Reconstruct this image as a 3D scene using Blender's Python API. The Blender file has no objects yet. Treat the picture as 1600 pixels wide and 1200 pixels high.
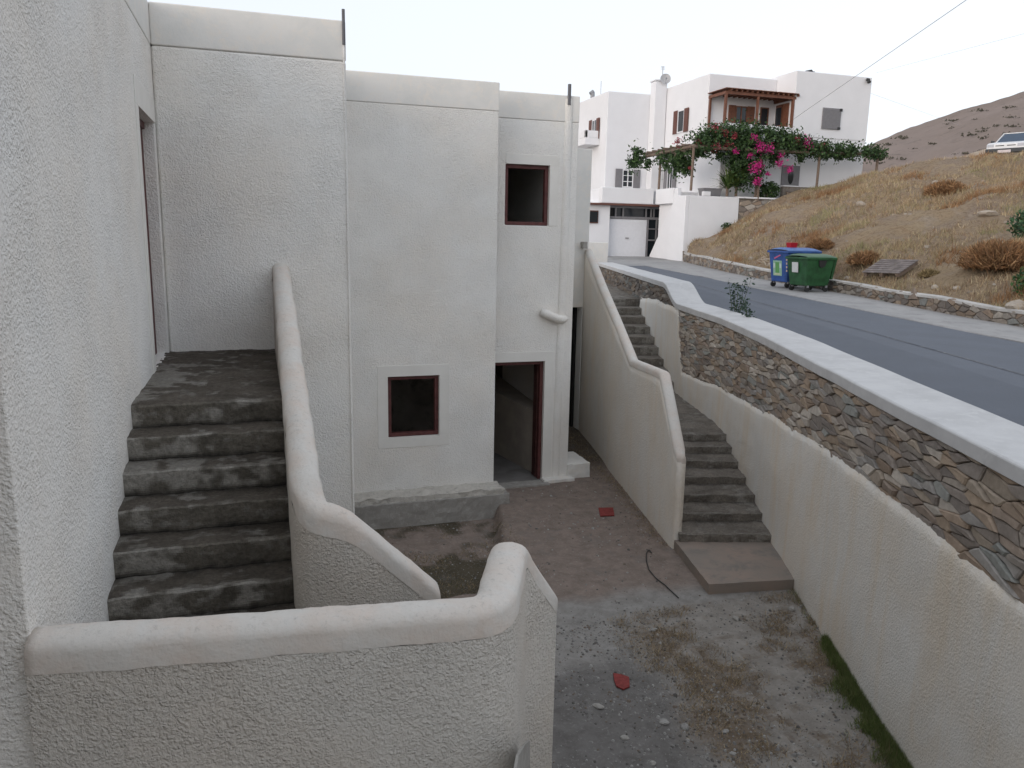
import bpy, math, random
from mathutils import Vector, Matrix, noise
import numpy as np
random.seed(7); rng=np.random.default_rng(7)
R=math.radians
scn=bpy.context.scene
COL=bpy.data.collections.new("place"); scn.collection.children.link(COL)

# ------------------------------------------------------------------ camera
FPX=1215.0; H=4.2
_p=R(10.75); _cx=800-0.019*6400; _cy=600+FPX/math.tan(_p)
def _cv(px,py): return Vector((px-800,-(py-600),-FPX)).normalized()
_z=-_cv(_cx,_cy)
_d=_cv(403,362); _d=(_d-_z*_d.dot(_z)).normalized()
_x=_d.cross(_z)
ROT=Matrix((_x,_d,_z)); CAM=Vector((0,0,H))
def ray(px,py): return ROT@Vector((px-800,-(py-600),-FPX))
def onZ(px,py,z): r=ray(px,py); return CAM+r*((z-H)/r.z)
def onY(px,py,y): r=ray(px,py); return CAM+r*(y/r.y)
def onX(px,py,x): r=ray(px,py); return CAM+r*(x/r.x)
RZ0,RK=2.15,.028
def onP(px,py,z0=RZ0,k=RK):
    r=ray(px,py); return CAM+r*((z0-H)/(r.z-k*r.y))
cd=bpy.data.cameras.new("camera"); cam=bpy.data.objects.new("camera",cd); COL.objects.link(cam)
m=ROT.to_4x4(); m.translation=CAM; cam.matrix_world=m
cd.sensor_width=36; cd.lens=FPX/1600*36; cd.clip_end=3000; cd.clip_start=.05
scn.camera=cam

# ------------------------------------------------------------------ helpers
def clamp(a,lo=0,hi=1): return max(lo,min(hi,a))
def sstep(a,b,x):
    t=clamp((x-a)/(b-a)); return t*t*(3-2*t)
def N3(x,y,z,s=1): return noise.noise(Vector((x*s,y*s,z*s)))
class MB:
    def __init__(s): s.v=[]; s.f=[]; s.c=[]
    def vert(s,*p):
        s.v.append(tuple(p[0]) if len(p)==1 else tuple(p)); return len(s.v)-1
    def face(s,idx,col=None): s.f.append(tuple(idx)); s.c.append(col)
    def poly(s,pts,col=None):
        b=len(s.v); s.v+= [tuple(p) for p in pts]; s.face(range(b,b+len(pts)),col)
    def box(s,x0,y0,z0,x1,y1,z1,col=None):
        b=len(s.v)
        s.v+=[(x0,y0,z0),(x1,y0,z0),(x1,y1,z0),(x0,y1,z0),(x0,y0,z1),(x1,y0,z1),(x1,y1,z1),(x0,y1,z1)]
        for q in ((3,2,1,0),(4,5,6,7),(0,1,5,4),(1,2,6,5),(2,3,7,6),(3,0,4,7)): s.face([b+i for i in q],col)
    def hexa(s,bot,top,col=None):      # two quads, counter-clockwise seen from above
        b=len(s.v); s.v+=[tuple(p) for p in bot]+[tuple(p) for p in top]
        for q in ((3,2,1,0),(4,5,6,7),(0,1,5,4),(1,2,6,5),(2,3,7,6),(3,0,4,7)): s.face([b+i for i in q],col)
    def prism(s,pts,off,col=None):     # polygon pushed along a vector
        b=len(s.v); n=len(pts); o=Vector(off)
        s.v+=[tuple(p) for p in pts]+[tuple(Vector(p)+o) for p in pts]
        s.face([b+i for i in range(n)][::-1],col); s.face([b+n+i for i in range(n)],col)
        for i in range(n):
            j=(i+1)%n; s.face((b+i,b+j,b+n+j,b+n+i),col)
    def tube(s,pts,r,n=8,col=None,cap=True):
        pts=[Vector(p) for p in pts]; rs=r if isinstance(r,(list,tuple)) else [r]*len(pts)
        base=len(s.v); up=None
        for i,p in enumerate(pts):
            t=(pts[min(i+1,len(pts)-1)]-pts[max(i-1,0)]).normalized()
            if up is None: up=Vector((0,0,1)) if abs(t.z)<.9 else Vector((1,0,0))
            a=t.cross(up).normalized(); bb=a.cross(t).normalized(); up=bb
            for k in range(n):
                an=2*math.pi*k/n; s.v.append(tuple(p+a*math.cos(an)*rs[i]+bb*math.sin(an)*rs[i]))
        for i in range(len(pts)-1):
            for k in range(n):
                k2=(k+1)%n; s.face((base+i*n+k,base+i*n+k2,base+(i+1)*n+k2,base+(i+1)*n+k),col)
        if cap:
            s.face([base+k for k in range(n)][::-1],col); s.face([base+(len(pts)-1)*n+k for k in range(n)],col)
    def grid(s,fn,nu,nv,col=None,flip=False):
        b=len(s.v)
        for i in range(nu+1):
            for j in range(nv+1): s.v.append(tuple(fn(i/nu,j/nv)))
        for i in range(nu):
            for j in range(nv):
                q=(b+i*(nv+1)+j,b+(i+1)*(nv+1)+j,b+(i+1)*(nv+1)+j+1,b+i*(nv+1)+j+1)
                s.face(q[::-1] if flip else q,col)
    def build(s,name,mat,parent=None,smooth=False,bevel=0,seg=2,angle=35,kind=None,label=None,cat=None,group=None):
        me=bpy.data.meshes.new(name); me.from_pydata(s.v,[],s.f); me.update()
        if any(c is not None for c in s.c):
            at=me.color_attributes.new("tint",'FLOAT_COLOR','CORNER')
            buf=np.ones((len(me.loops),4),dtype=np.float32); k=0
            for f,c in zip(s.f,s.c):
                if c is not None: buf[k:k+len(f),:3]=c
                k+=len(f)
            at.data.foreach_set("color",buf.ravel())
        o=bpy.data.objects.new(name,me); COL.objects.link(o)
        if mat: me.materials.append(mat)
        if smooth: me.polygons.foreach_set("use_smooth",[True]*len(me.polygons))
        if bevel:
            md=o.modifiers.new("bevel",'BEVEL'); md.width=bevel; md.segments=seg; md.limit_method='ANGLE'; md.angle_limit=R(angle)
            me.polygons.foreach_set("use_smooth",[True]*len(me.polygons))
            wn=o.modifiers.new("wn",'WEIGHTED_NORMAL'); wn.keep_sharp=True
        if parent: attach(o,parent)
        if kind: o["kind"]=kind
        if label: o["label"]=label
        if cat: o["category"]=cat
        if group: o["group"]=group
        return o
def attach(o,parent):
    o.parent=parent
    P=parent
    M=Matrix.Translation(P["_loc"]) if "_loc" in P else Matrix.Identity(4)
    o.matrix_parent_inverse=M.inverted()
def thing(name,label,cat,loc,group=None):
    o=bpy.data.objects.new(name,None); COL.objects.link(o); o.location=loc; o["_loc"]=list(loc)
    o.empty_display_size=.2
    o["label"]=label; o["category"]=cat
    if group: o["group"]=group
    return o

# ------------------------------------------------------------------ materials
MATS={}
def nodes(name):
    m=bpy.data.materials.new(name); m.use_nodes=True; nt=m.node_tree
    return m,nt,nt.nodes["Principled BSDF"]
def ND(nt,t,**kw):
    n=nt.nodes.new(t)
    for k,v in kw.items(): setattr(n,k,v)
    return n
def L(nt,a,b): nt.links.new(a,b)
def noise_n(nt,vec,scale,detail=4,rough=.6,dist=0):
    n=ND(nt,'ShaderNodeTexNoise'); n.inputs['Scale'].default_value=scale; n.inputs['Detail'].default_value=detail
    n.inputs['Roughness'].default_value=rough; n.inputs['Distortion'].default_value=dist; L(nt,vec,n.inputs['Vector']); return n.outputs['Fac']
def mapr(nt,v,a,b,c=0,d=1):
    n=ND(nt,'ShaderNodeMapRange'); n.inputs[1].default_value=a; n.inputs[2].default_value=b; n.inputs[3].default_value=c; n.inputs[4].default_value=d
    L(nt,v,n.inputs[0]); return n.outputs[0]
def mixc(nt,f,a,b,mode='MIX'):
    n=ND(nt,'ShaderNodeMix',data_type='RGBA',blend_type=mode)
    if isinstance(f,(int,float)): n.inputs[0].default_value=f
    else: L(nt,f,n.inputs[0])
    for i,x in ((6,a),(7,b)):
        if isinstance(x,tuple): n.inputs[i].default_value=(*x,1)
        else: L(nt,x,n.inputs[i])
    return n.outputs[2]
def math_n(nt,op,a,b=0):
    n=ND(nt,'ShaderNodeMath',operation=op)
    for i,x in ((0,a),(1,b)):
        if isinstance(x,(int,float)): n.inputs[i].default_value=x
        else: L(nt,x,n.inputs[i])
    return n.outputs[0]
def vec_scaled(nt,v,s):
    n=ND(nt,'ShaderNodeMapping'); n.inputs['Scale'].default_value=s; L(nt,v,n.inputs['Vector']); return n.outputs[0]
def bump(nt,h,dist,strength=1,prev=None):
    n=ND(nt,'ShaderNodeBump'); n.inputs['Distance'].default_value=dist; n.inputs['Strength'].default_value=strength
    L(nt,h,n.inputs['Height'])
    if prev: L(nt,prev,n.inputs['Normal'])
    return n.outputs[0]
def pos(nt):
    return ND(nt,'ShaderNodeNewGeometry').outputs['Position']
def stucco(name,base,warm,rough_h=.012,scale=38,stain=.0,streak=0,blue=None):
    m,nt,b=nodes(name); v=pos(nt)
    big=noise_n(nt,v,.9,5,.6); mid=noise_n(nt,v,4.5,5,.65); 
    c=mixc(nt,mapr(nt,big,.38,.64),base,warm)
    c=mixc(nt,mapr(nt,mid,.35,.8,0,.35),c,tuple(x*.86 for x in base))
    if streak:
        sv=vec_scaled(nt,v,(1.7,1.7,.22)); st=noise_n(nt,sv,1.5,7,.68,.6)
        c=mixc(nt,mapr(nt,st,.48,.80,0,streak),c,(warm[0]*.92,warm[1]*.78,warm[2]*.58))
    if stain:
        st=noise_n(nt,v,2.1,7,.72,.4)
        c=mixc(nt,mapr(nt,st,.56,.72,0,stain),c,tuple(x*.45 for x in base))
    # rough-cast lumps
    n1=noise_n(nt,v,scale,3.5,.62,.15); n2=noise_n(nt,v,scale*.4,3,.6)
    lump=mapr(nt,n1,.38,.70); 
    amp=mapr(nt,noise_n(nt,v,1.9,4,.6),.38,.62,.6,1.1)
    wv=ND(nt,'ShaderNodeVectorMath',operation='ADD'); wn=ND(nt,'ShaderNodeTexNoise'); wn.inputs['Scale'].default_value=scale*.8; wn.inputs['Detail'].default_value=3; L(nt,v,wn.inputs['Vector'])
    ws=ND(nt,'ShaderNodeVectorMath',operation='SCALE'); ws.inputs['Scale'].default_value=.035; L(nt,wn.outputs['Color'],ws.inputs[0]); L(nt,v,wv.inputs[0]); L(nt,ws.outputs[0],wv.inputs[1])
    vr=ND(nt,'ShaderNodeTexVoronoi'); vr.inputs['Scale'].default_value=scale*1.25; L(nt,wv.outputs[0],vr.inputs['Vector'])
    crumb_=mapr(nt,vr.outputs['Distance'],.12,.62,1,0)
    hh=math_n(nt,'ADD',math_n(nt,'MULTIPLY',lump,.55),math_n(nt,'MULTIPLY',crumb_,.6))
    h=math_n(nt,'ADD',math_n(nt,'MULTIPLY',hh,amp),math_n(nt,'MULTIPLY',n2,.6))
    # darker colour in the pits
    c=mixc(nt,mapr(nt,n1,.28,.47,.22,0),c,tuple(x*.55 for x in base))
    L(nt,c,b.inputs['Base Color']); b.inputs['Roughness'].default_value=.95
    b.inputs['Specular IOR Level'].default_value=.15
    L(nt,bump(nt,h,rough_h,1),b.inputs['Normal'])
    return m
def rough_mat(name,cols,scale=6,bump_d=.004,bscale=60,rough=.92,sp=.2,thr=(.38,.62),detail=6):
    m,nt,b=nodes(name); v=pos(nt)
    f=noise_n(nt,v,scale,detail,.65,.2); c=mixc(nt,mapr(nt,f,*thr),cols[0],cols[1])
    if len(cols)>2:
        pass
    if len(cols)>2:
        f2=noise_n(nt,v,scale*2.7,detail,.7,.5); c=mixc(nt,mapr(nt,f2,.5,.68),c,cols[2])
    L(nt,c,b.inputs['Base Color']); b.inputs['Roughness'].default_value=rough; b.inputs['Specular IOR Level'].default_value=sp
    if bump_d: L(nt,bump(nt,noise_n(nt,v,bscale,5,.65),bump_d),b.inputs['Normal'])
    return m
def plain(name,col,rough=.6,metal=0,sp=.4,var=.12,scale=8):
    m,nt,b=nodes(name); v=pos(nt)
    f=noise_n(nt,v,scale,4,.6); c=mixc(nt,mapr(nt,f,.35,.65),col,tuple(x*(1-var) for x in col))
    L(nt,c,b.inputs['Base Color']); b.inputs['Roughness'].default_value=rough; b.inputs['Metallic'].default_value=metal
    b.inputs['Specular IOR Level'].default_value=sp
    return m
def tinted(name,rough=.9,sp=.2,bump_d=0,bscale=50,var=.3,vscale=20,trans=0):
    m,nt,b=nodes(name); v=pos(nt)
    a=ND(nt,'ShaderNodeAttribute'); a.attribute_name="tint"
    f=noise_n(nt,v,vscale,5,.65)
    c=mixc(nt,mapr(nt,f,.3,.7,0,1),a.outputs['Color'],mixc(nt,1.0,a.outputs['Color'],(1-var,)*3,'MULTIPLY'))
    L(nt,c,b.inputs['Base Color']); b.inputs['Roughness'].default_value=rough; b.inputs['Specular IOR Level'].default_value=sp
    if bump_d: L(nt,bump(nt,noise_n(nt,v,bscale,5,.7),bump_d),b.inputs['Normal'])
    return m

M_wall=stucco('cream_roughcast',(.84,.825,.79),(.83,.79,.73),.0085,44)
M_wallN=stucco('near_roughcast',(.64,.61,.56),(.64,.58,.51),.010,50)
M_smoothwall=rough_mat('smooth_plaster',[(.76,.74,.70),(.70,.69,.655),(.78,.735,.67)],2.5,.003,35)
M_cap=None
def cap_mat():
    m,nt,b=nodes('plaster_coping'); v=pos(nt)
    f=noise_n(nt,v,3.2,5,.6,.3); c=mixc(nt,mapr(nt,f,.4,.62),(.62,.59,.545),(.62,.545,.48))
    f2=noise_n(nt,v,7,6,.7,.4); c=mixc(nt,mapr(nt,f2,.52,.66,0,.5),c,(.62,.60,.565))
    f3=noise_n(nt,v,30,8,.8,.3); n=ND(nt,'ShaderNodeNewGeometry'); sx=ND(nt,'ShaderNodeSeparateXYZ'); L(nt,n.outputs['Normal'],sx.inputs[0])
    up=mapr(nt,sx.outputs['Z'],.2,.85); c=mixc(nt,math_n(nt,'MULTIPLY',mapr(nt,f3,.54,.72,0,.6),up),c,(.25,.24,.22))
    L(nt,c,b.inputs['Base Color']); b.inputs['Roughness'].default_value=.85; b.inputs['Specular IOR Level'].default_value=.25
    h=math_n(nt,'ADD',noise_n(nt,v,9,4,.6),math_n(nt,'MULTIPLY',noise_n(nt,v,70,4,.6),.15))
    L(nt,bump(nt,h,.012),b.inputs['Normal']); return m
M_cap=cap_mat()
M_retain=stucco('retaining_plaster',(.76,.735,.69),(.75,.685,.60),.006,42,0,.6)
M_stairwall=stucco('stair_wall_plaster',(.76,.725,.67),(.75,.68,.59),.005,30,.12,.4)
M_trim=rough_mat('trim_plaster',[(.76,.74,.695),(.72,.70,.655)],3,.0015,40)
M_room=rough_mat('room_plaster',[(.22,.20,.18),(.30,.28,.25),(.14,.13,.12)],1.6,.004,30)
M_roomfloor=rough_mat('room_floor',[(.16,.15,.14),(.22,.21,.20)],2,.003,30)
M_redwood=plain('red_painted_wood',(.13,.045,.042),.55,0,.35,.4,14)
M_step=rough_mat('worn_concrete',[(.085,.08,.072),(.15,.14,.128),(.33,.315,.29)],3.2,.014,34,.95,.1,(.42,.6),8)
M_step2=rough_mat('grey_concrete_steps',[(.12,.112,.10),(.21,.195,.175),(.34,.32,.29)],3,.010,30,.95,.1,(.4,.6))
M_slab=rough_mat('pink_screed',[(.30,.235,.195),(.25,.215,.185),(.20,.18,.16)],1.5,.002,30)
M_plinth=rough_mat('raw_concrete',[(.30,.285,.26),(.35,.335,.31),(.42,.40,.37)],4,.008,40)
M_mortar=rough_mat('mortar',[(.15,.13,.11),(.24,.21,.18)],9,.01,40)
M_stone=tinted('schist',.85,.25,.008,38,.30,16)
M_coping=rough_mat('painted_coping',[(.58,.575,.57),(.51,.505,.50),(.60,.595,.585)],2.2,.0015,30,.8)
M_leaf=tinted('leaf',.6,.3,0,1,.25,6)
M_straw=tinted('straw',.95,.1,0,1,.2,3)
M_white=plain('whitewash',(.76,.76,.775),.85,0,.2,.04,1.2)
M_shutbr=plain('brown_shutter',(.14,.06,.045),.6); M_shutgr=plain('grey_shutter',(.22,.215,.225),.6)
M_wood=plain('varnished_wood',(.19,.075,.042),.55,0,.4,.35,9); M_polewood=plain('pole_wood',(.22,.165,.13),.8,0,.2,.3,12)
M_dark=plain('dark_metal',(.03,.03,.03),.5); M_grey=plain('grey_metal',(.30,.30,.31),.45,.3)
M_pipe=plain('grey_pipe',(.12,.12,.13),.6)
def glass():
    m,nt,b=nodes('window_glass'); b.inputs['Base Color'].default_value=(.02,.025,.03,1); b.inputs['Roughness'].default_value=.08; return m
M_glass=glass()

# ------------------------------------------------------------------ wall builder: a slab with openings (cells merged, solid)
def slab(mb,origin,u,n,us,zs,thick,holes,jag=None):
    """wall in plane origin + u*s, up z; n = inward normal; us,zs = extents; holes = [(u0,u1,z0,z1)]"""
    U=sorted(set([us[0],us[1]]+[h[0] for h in holes]+[h[1] for h in holes]))
    Z=sorted(set([zs[0],zs[1]]+[h[2] for h in holes]+[h[3] for h in holes]))
    U=[a for a in U if us[0]<=a<=us[1]]; Z=[a for a in Z if zs[0]<=a<=zs[1]]
    o=Vector(origin); u=Vector(u); n=Vector(n)
    idx={}
    def V(i,j,k):
        if (i,j,k) not in idx: idx[(i,j,k)]=mb.vert(o+u*U[i]+Vector((0,0,Z[j]))+n*(thick*k))
        return idx[(i,j,k)]
    def solid(i,j):
        if i<0 or j<0 or i>=len(U)-1 or j>=len(Z)-1: return False
        cu=(U[i]+U[i+1])/2; cz=(Z[j]+Z[j+1])/2
        return not any(h[0]<cu<h[1] and h[2]<cz<h[3] for h in holes)
    for i in range(len(U)-1):
        for j in range(len(Z)-1):
            if not solid(i,j): continue
            mb.face((V(i,j,0),V(i+1,j,0),V(i+1,j+1,0),V(i,j+1,0)))
            mb.face((V(i,j,1),V(i,j+1,1),V(i+1,j+1,1),V(i+1,j,1)))
            if not solid(i-1,j): mb.face((V(i,j,0),V(i,j+1,0),V(i,j+1,1),V(i,j,1)))
            if not solid(i+1,j): mb.face((V(i+1,j,0),V(i+1,j,1),V(i+1,j+1,1),V(i+1,j+1,0)))
            if not solid(i,j-1): mb.face((V(i,j,0),V(i,j,1),V(i+1,j,1),V(i+1,j,0)))
            if not solid(i,j+1): mb.face((V(i,j+1,0),V(i+1,j+1,0),V(i+1,j+1,1),V(i,j+1,1)))

# ------------------------------------------------------------------ the unfinished building
LX=-.963; YE=3.42; Y1=9.1; Y2=11.7; Y3=12.3; Y4=15.35; TOP=6.45; BAND=6.04
B=thing('plastered_building','cream rough plastered unfinished building with flat roof and stepped facade','building',(LX,YE,0))
# left wall, with door opening at its far end
mb=MB(); slab(mb,(LX,0,0),(0,1,0),(-1,0,0),(YE,Y1+.3),(0,BAND),.28,[(7.85,9.0,2.9,5.27)]); 
mb.build('wall',M_wall,B,bevel=.012)
mb=MB(); mb.box(-9,YE,0,LX-.28,YE+.28,BAND); mb.build('wall',M_wallN,B,bevel=.02)
mb=MB(); mb.box(LX-.28,YE+.004,BAND,LX+.004,Y1+.3,TOP); mb.build('parapet_band',M_smoothwall,B,bevel=.015)
mb=MB(); mb.box(-9,YE-.004,BAND,LX-.28,YE+.28,TOP); mb.build('parapet_band',M_smoothwall,B,bevel=.015)
# block 1
X1=.985
mb=MB(); slab(mb,(0,Y1,0),(1,0,0),(0,1,0),(LX,X1),(0,BAND),.28,[]); 
mb.box(X1-.28,Y1+.28,0,X1,Y2+.3,BAND); mb.build('wall',M_wall,B,bevel=.03,seg=3)
mb=MB(); mb.box(LX+.004,Y1-.004,BAND,X1+.002,Y1+.28,TOP-.0); mb.box(X1-.28,Y1+.28,BAND,X1+.002,Y2+.3,TOP); mb.build('parapet_band',M_smoothwall,B,bevel=.015)
# block 2 with the small ground window
X2=3.515; W2=(1.80,2.605,1.087,2.055)
mb=MB(); slab(mb,(0,Y2,0),(1,0,0),(0,1,0),(X1,X2),(-.3,BAND),.3,[W2]); mb.build('wall',M_wall,B,bevel=.018)
mb=MB(); mb.box(X1,Y2-.004,BAND,X2+.003,Y2+.3,TOP); mb.build('parapet_band',M_smoothwall,B,bevel=.015)
# block 3 : door below, window above
X3=5.06; D3=(3.62,4.575,.0,2.12); W3=(3.82,4.575,4.38,5.345)
mb=MB(); slab(mb,(0,Y3,0),(1,0,0),(0,1,0),(X2-.1,X3),(-.05,BAND),.3,[D3,W3]); 
mb.box(X3-.3,Y3+.3,-.05,X3,Y4,BAND); mb.build('wall',M_wall,B,bevel=.02)
mb=MB(); mb.box(X2,Y3-.004,BAND,X3+.003,Y3+.3,TOP+.0); mb.box(X3-.3,Y3+.3,BAND,X3+.003,Y4,TOP); mb.build('parapet_band',M_smoothwall,B,bevel=.015)
# block 4, set back and lower, with the dark passage
mb=MB(); slab(mb,(0,Y4,0),(1,0,0),(0,1,0),(X3,6.63),(-.05,6.0),.3,[(5.6,6.53,-.05,2.74)]); mb.box(6.54,Y4+.3,-.05,6.63,19,6.0); mb.build('wall',M_smoothwall,B,bevel=.015)
mb=MB(); mb.box(-9,-6,0,-1.2,2.4,BAND); mb.build('wall',M_wallN,B,bevel=.02)  # out-of-view block added to shade the near-left walls
mb=MB(); mb.box(-9.004,-6.004,BAND,-1.196,2.404,TOP); mb.build('parapet_band',M_smoothwall,B,bevel=.015)  # top of the added shading block, also out of view
M_passage_shade=plain('passage_shade',(.035,.034,.033),.95,0,.05)  # near-black colour stands in for the shade inside the passage
mb=MB(); mb.box(5.07,17.0,-.05,6.48,17.15,5.7); mb.build('partition',M_passage_shade,B)  # end panel added to keep the passage dark
mb=MB(); mb.box(6.48,Y4+.303,-.05,6.537,17.15,5.7); mb.build('partition',M_passage_shade,B)  # dark lining added over the pale side wall to blacken the passage
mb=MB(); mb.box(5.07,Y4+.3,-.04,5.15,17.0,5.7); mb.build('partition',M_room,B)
# roof and floor slabs
mb=MB(); mb.box(-8.9,YE+.28,5.85,LX-.28,19,6.0); mb.box(LX-.28,Y1+.28,5.85,X1-.28,19,6.0); mb.box(X1-.28,Y2+.3,5.85,X2-.1,19,6.0); mb.box(X2-.1,Y3+.3,5.85,X3-.3,19,6.0); mb.box(X3-.3,Y4+.3,5.75,6.53,19,5.9)
mb.build('roof',M_plinth,B)
mb=MB(); mb.box(-8.9,YE+.28,2.72,LX-.28,19,2.9); mb.box(X1-.28,Y2+.3,2.72,X2-.1,19,2.9); mb.box(X2-.1,Y3+.3,2.72,X3-.3,19,2.9); mb.box(LX-.28,Y1+.28,2.72,X1-.28,19,2.9)
mb.build('floor_slab',M_plinth,B)
mb=MB()
mb.box(-9,YE+.28,0,-8.72,19,5.85); mb.box(-9,19,-.05,6.63,19.28,6.0)   # rear walls
mb.build('rear_wall',M_wall,B)
# rooms: partitions behind the openings
mb=MB()
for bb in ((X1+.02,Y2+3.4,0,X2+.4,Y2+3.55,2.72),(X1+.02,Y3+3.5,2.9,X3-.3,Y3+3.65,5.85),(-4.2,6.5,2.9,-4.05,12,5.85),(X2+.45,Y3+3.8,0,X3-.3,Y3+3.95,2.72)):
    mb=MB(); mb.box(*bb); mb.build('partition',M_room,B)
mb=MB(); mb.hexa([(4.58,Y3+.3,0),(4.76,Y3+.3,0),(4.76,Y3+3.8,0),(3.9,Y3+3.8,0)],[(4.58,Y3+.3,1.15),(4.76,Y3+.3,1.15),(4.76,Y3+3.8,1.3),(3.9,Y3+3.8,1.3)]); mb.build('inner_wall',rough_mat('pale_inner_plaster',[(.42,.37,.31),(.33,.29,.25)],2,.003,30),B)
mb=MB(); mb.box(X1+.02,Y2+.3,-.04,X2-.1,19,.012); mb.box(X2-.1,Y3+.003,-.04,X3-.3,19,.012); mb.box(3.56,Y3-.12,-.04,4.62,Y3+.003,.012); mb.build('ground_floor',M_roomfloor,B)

def framed(holeX,holeZ,y,name,door=False,trimw=.13,top_trim=.13,left=True):
    """red frame (and window/door) set 9 cm inside an opening of a wall facing -Y"""
    x0,x1=holeX; z0,z1=holeZ; w=.06; d0=y+.06; d1=y+.15
    f=MB(); f.box(x0+.002,d0,z0+(0 if door else w),x0+w,d1,z1-.002-w); f.box(x1-w,d0,z0+(0 if door else w),x1-.002,d1,z1-.002-w); f.box(x0+.002,d0,z1-w-.002,x1-.002,d1,z1-.002)
    if not door: f.box(x0+.002,d0,z0+.002,x1-.002,d1,z0+w)
    return f
w=framed(W2[:2],W2[2:],Y2,'window').build('window_frame',M_redwood,B,bevel=.004)
w3=framed(W3[:2],W3[2:],Y3,'window').build('window_frame',M_redwood,B,bevel=.004)
dfr=framed(D3[:2],D3[2:],Y3,'door',True).build('door_frame',M_redwood,B,bevel=.004)
mb=MB(); mb.box(3.70,Y3+.16,.02,3.74,Y3+.92,2.03); mb.box(4.50,Y3+.16,.02,4.54,Y3+.34,2.03); mb.build('door_leaf',plain('dull_red_door',(.10,.04,.035),.6,0,.3,.5,7),B,bevel=.004)
# plaster surrounds, 3 mm proud
def surround(x0,x1,z0,z1,y,t,l=True,r=True,tp=True,bt=True,up=0):
    mb=MB(); a=y-.006; b=y+.02
    L0=x0-(t if l else 0); R1=x1+(t if r else 0)
    if tp: mb.box(L0,a,z1,R1,b,z1+t+up)
    if bt: mb.box(L0,a,z0-t,R1,b,z0)
    if l: mb.box(L0,a,z0,x0,b,z1)
    if r: mb.box(x1,a,z0,R1,b,z1)
    return mb
surround(W2[0],W2[1],W2[2],W2[3],Y2,.16,up=.01).build('window_surround',M_trim,B,bevel=.003)
surround(W3[0],W3[1],W3[2],W3[3],Y3,.155,l=False,bt=False).build('window_surround',M_trim,B,bevel=.003)
surround(D3[0],D3[1],.012,D3[3],Y3,.165,l=False,bt=False).build('door_surround',M_trim,B,bevel=.003)
mb=MB(); mb.box(LX-.01,7.67,2.9,LX+.006,7.85,5.27); mb.box(LX-.01,7.67,5.27,LX+.006,9.08,5.5); mb.build('door_surround',M_trim,B,bevel=.003)
mb=MB(); mb.box(LX-.16,7.853,2.9,LX-.09,7.91,5.20); mb.box(LX-.16,8.95,2.9,LX-.115,8.997,5.20); mb.box(LX-.16,7.853,5.2,LX-.09,8.997,5.267); mb.build('door_frame',M_redwood,B,bevel=.004)
mb=MB(); mb.box(LX-.155,7.912,2.9,LX-.118,8.945,5.198); mb.build('door_leaf',M_redwood,B)
# plastered pipe chase, pipe stubs, slanting spout
def wob(pts,a,s): return [Vector(p)+Vector((N3(*p,s),N3(p[1],p[2],p[0],s),0))*a for p in pts]
mb=MB(); n=40
def chase(u,v):
    z=-.02+ v*6.42; a=math.pi*u
    w=.062+.012*N3(0,0,z,1.1)
    return (4.83+.045*sstep(0,6,z)-math.cos(a)*w*1.15, Y3+.01-math.sin(a)*(.042+.010*N3(3,1,z,1.4)), z)
mb.grid(chase,10,60,flip=False); mb.build('pipe_chase',M_wall,B,smooth=True)
mb=MB(); mb.tube([(4.865,Y3-.02,6.3),(4.865,Y3-.02,6.62)],.028,10); mb.build('vent_pipe',M_pipe,B)
mb=MB(); mb.tube([(X1-.02,Y1-.015,6.2),(X1-.02,Y1-.015,6.56)],.017,8); mb.build('vent_pipe',M_pipe,B)
mb=MB(); mb.tube(wob([(X1-.022,Y1-.004,3.0-2.9+i*.2) for i in range(32)],.004,1.7),.012,8); mb.build('corner_bead',M_wall,B,smooth=True)
mb=MB(); mb.tube([(4.46,Y3-.06,2.97),(4.56,Y3-.08,2.93),(4.72,Y3-.085,2.86),(4.86,Y3-.06,2.83),(4.93,Y3-.02,2.85)],[.06,.075,.07,.065,.05],12); mb.build('spout',M_wall,B,smooth=True)
# plinths
mb=MB(); 
def crumb(mb,x0,y0,z0,x1,y1,z1,nx,ny,nz,amp,s=9,taper=0):
    """rough block: grid on five sides, pushed about by noise"""
    def P(x,y,z):
        q=Vector((x,y,z)); d=noise.noise_vector(q*s)*amp+noise.noise_vector(q*s*3.1)*amp*.5
        return q+d
    def g(fn,a,b,fl): mb.grid(fn,a,b,flip=fl)
    g(lambda u,v:P(x0+(x1-x0)*u,y0,z0+(z1-z0)*v),nx,nz,False)
    g(lambda u,v:P(x0+(x1-x0)*u,y0+(y1-y0)*v,z1),nx,ny,False)
    g(lambda u,v:P(x0,y0+(y1-y0)*u,z0+(z1-z0)*v),ny,nz,True)
    g(lambda u,v:P(x1,y0+(y1-y0)*u,z0+(z1-z0)*v),ny,nz,False)
crumb(mb,.9,11.28,-.4,3.66,Y2+.02,.16,50,8,8,.012); mb.build('plinth',M_plinth,B,smooth=False)
mb=MB(); crumb(mb,.9,11.33,.14,3.58,Y2+.02,.245,60,8,4,.022,7); mb.build('plaster_skirt',rough_mat('crumbling_skirt',[(.56,.53,.48),(.48,.455,.41),(.36,.34,.31)],5,.01,30),B)
mb=MB(); crumb(mb,X3-.02,Y3-.04,-.1,5.47,Y3+.75,.26,12,16,8,.012); mb.build('plinth',M_smoothwall,B)
mb=MB(); crumb(mb,4.55,Y3-.19,-.1,5.12,Y3+.01,.05,16,6,4,.02,9); mb.build('doorstep_rubble',M_smoothwall,B)
mb=MB(); crumb(mb,3.5,Y3-.30,-.1,4.62,Y3-.02,.022,26,8,3,.012,8); mb.build('threshold',M_plinth,B)

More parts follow.
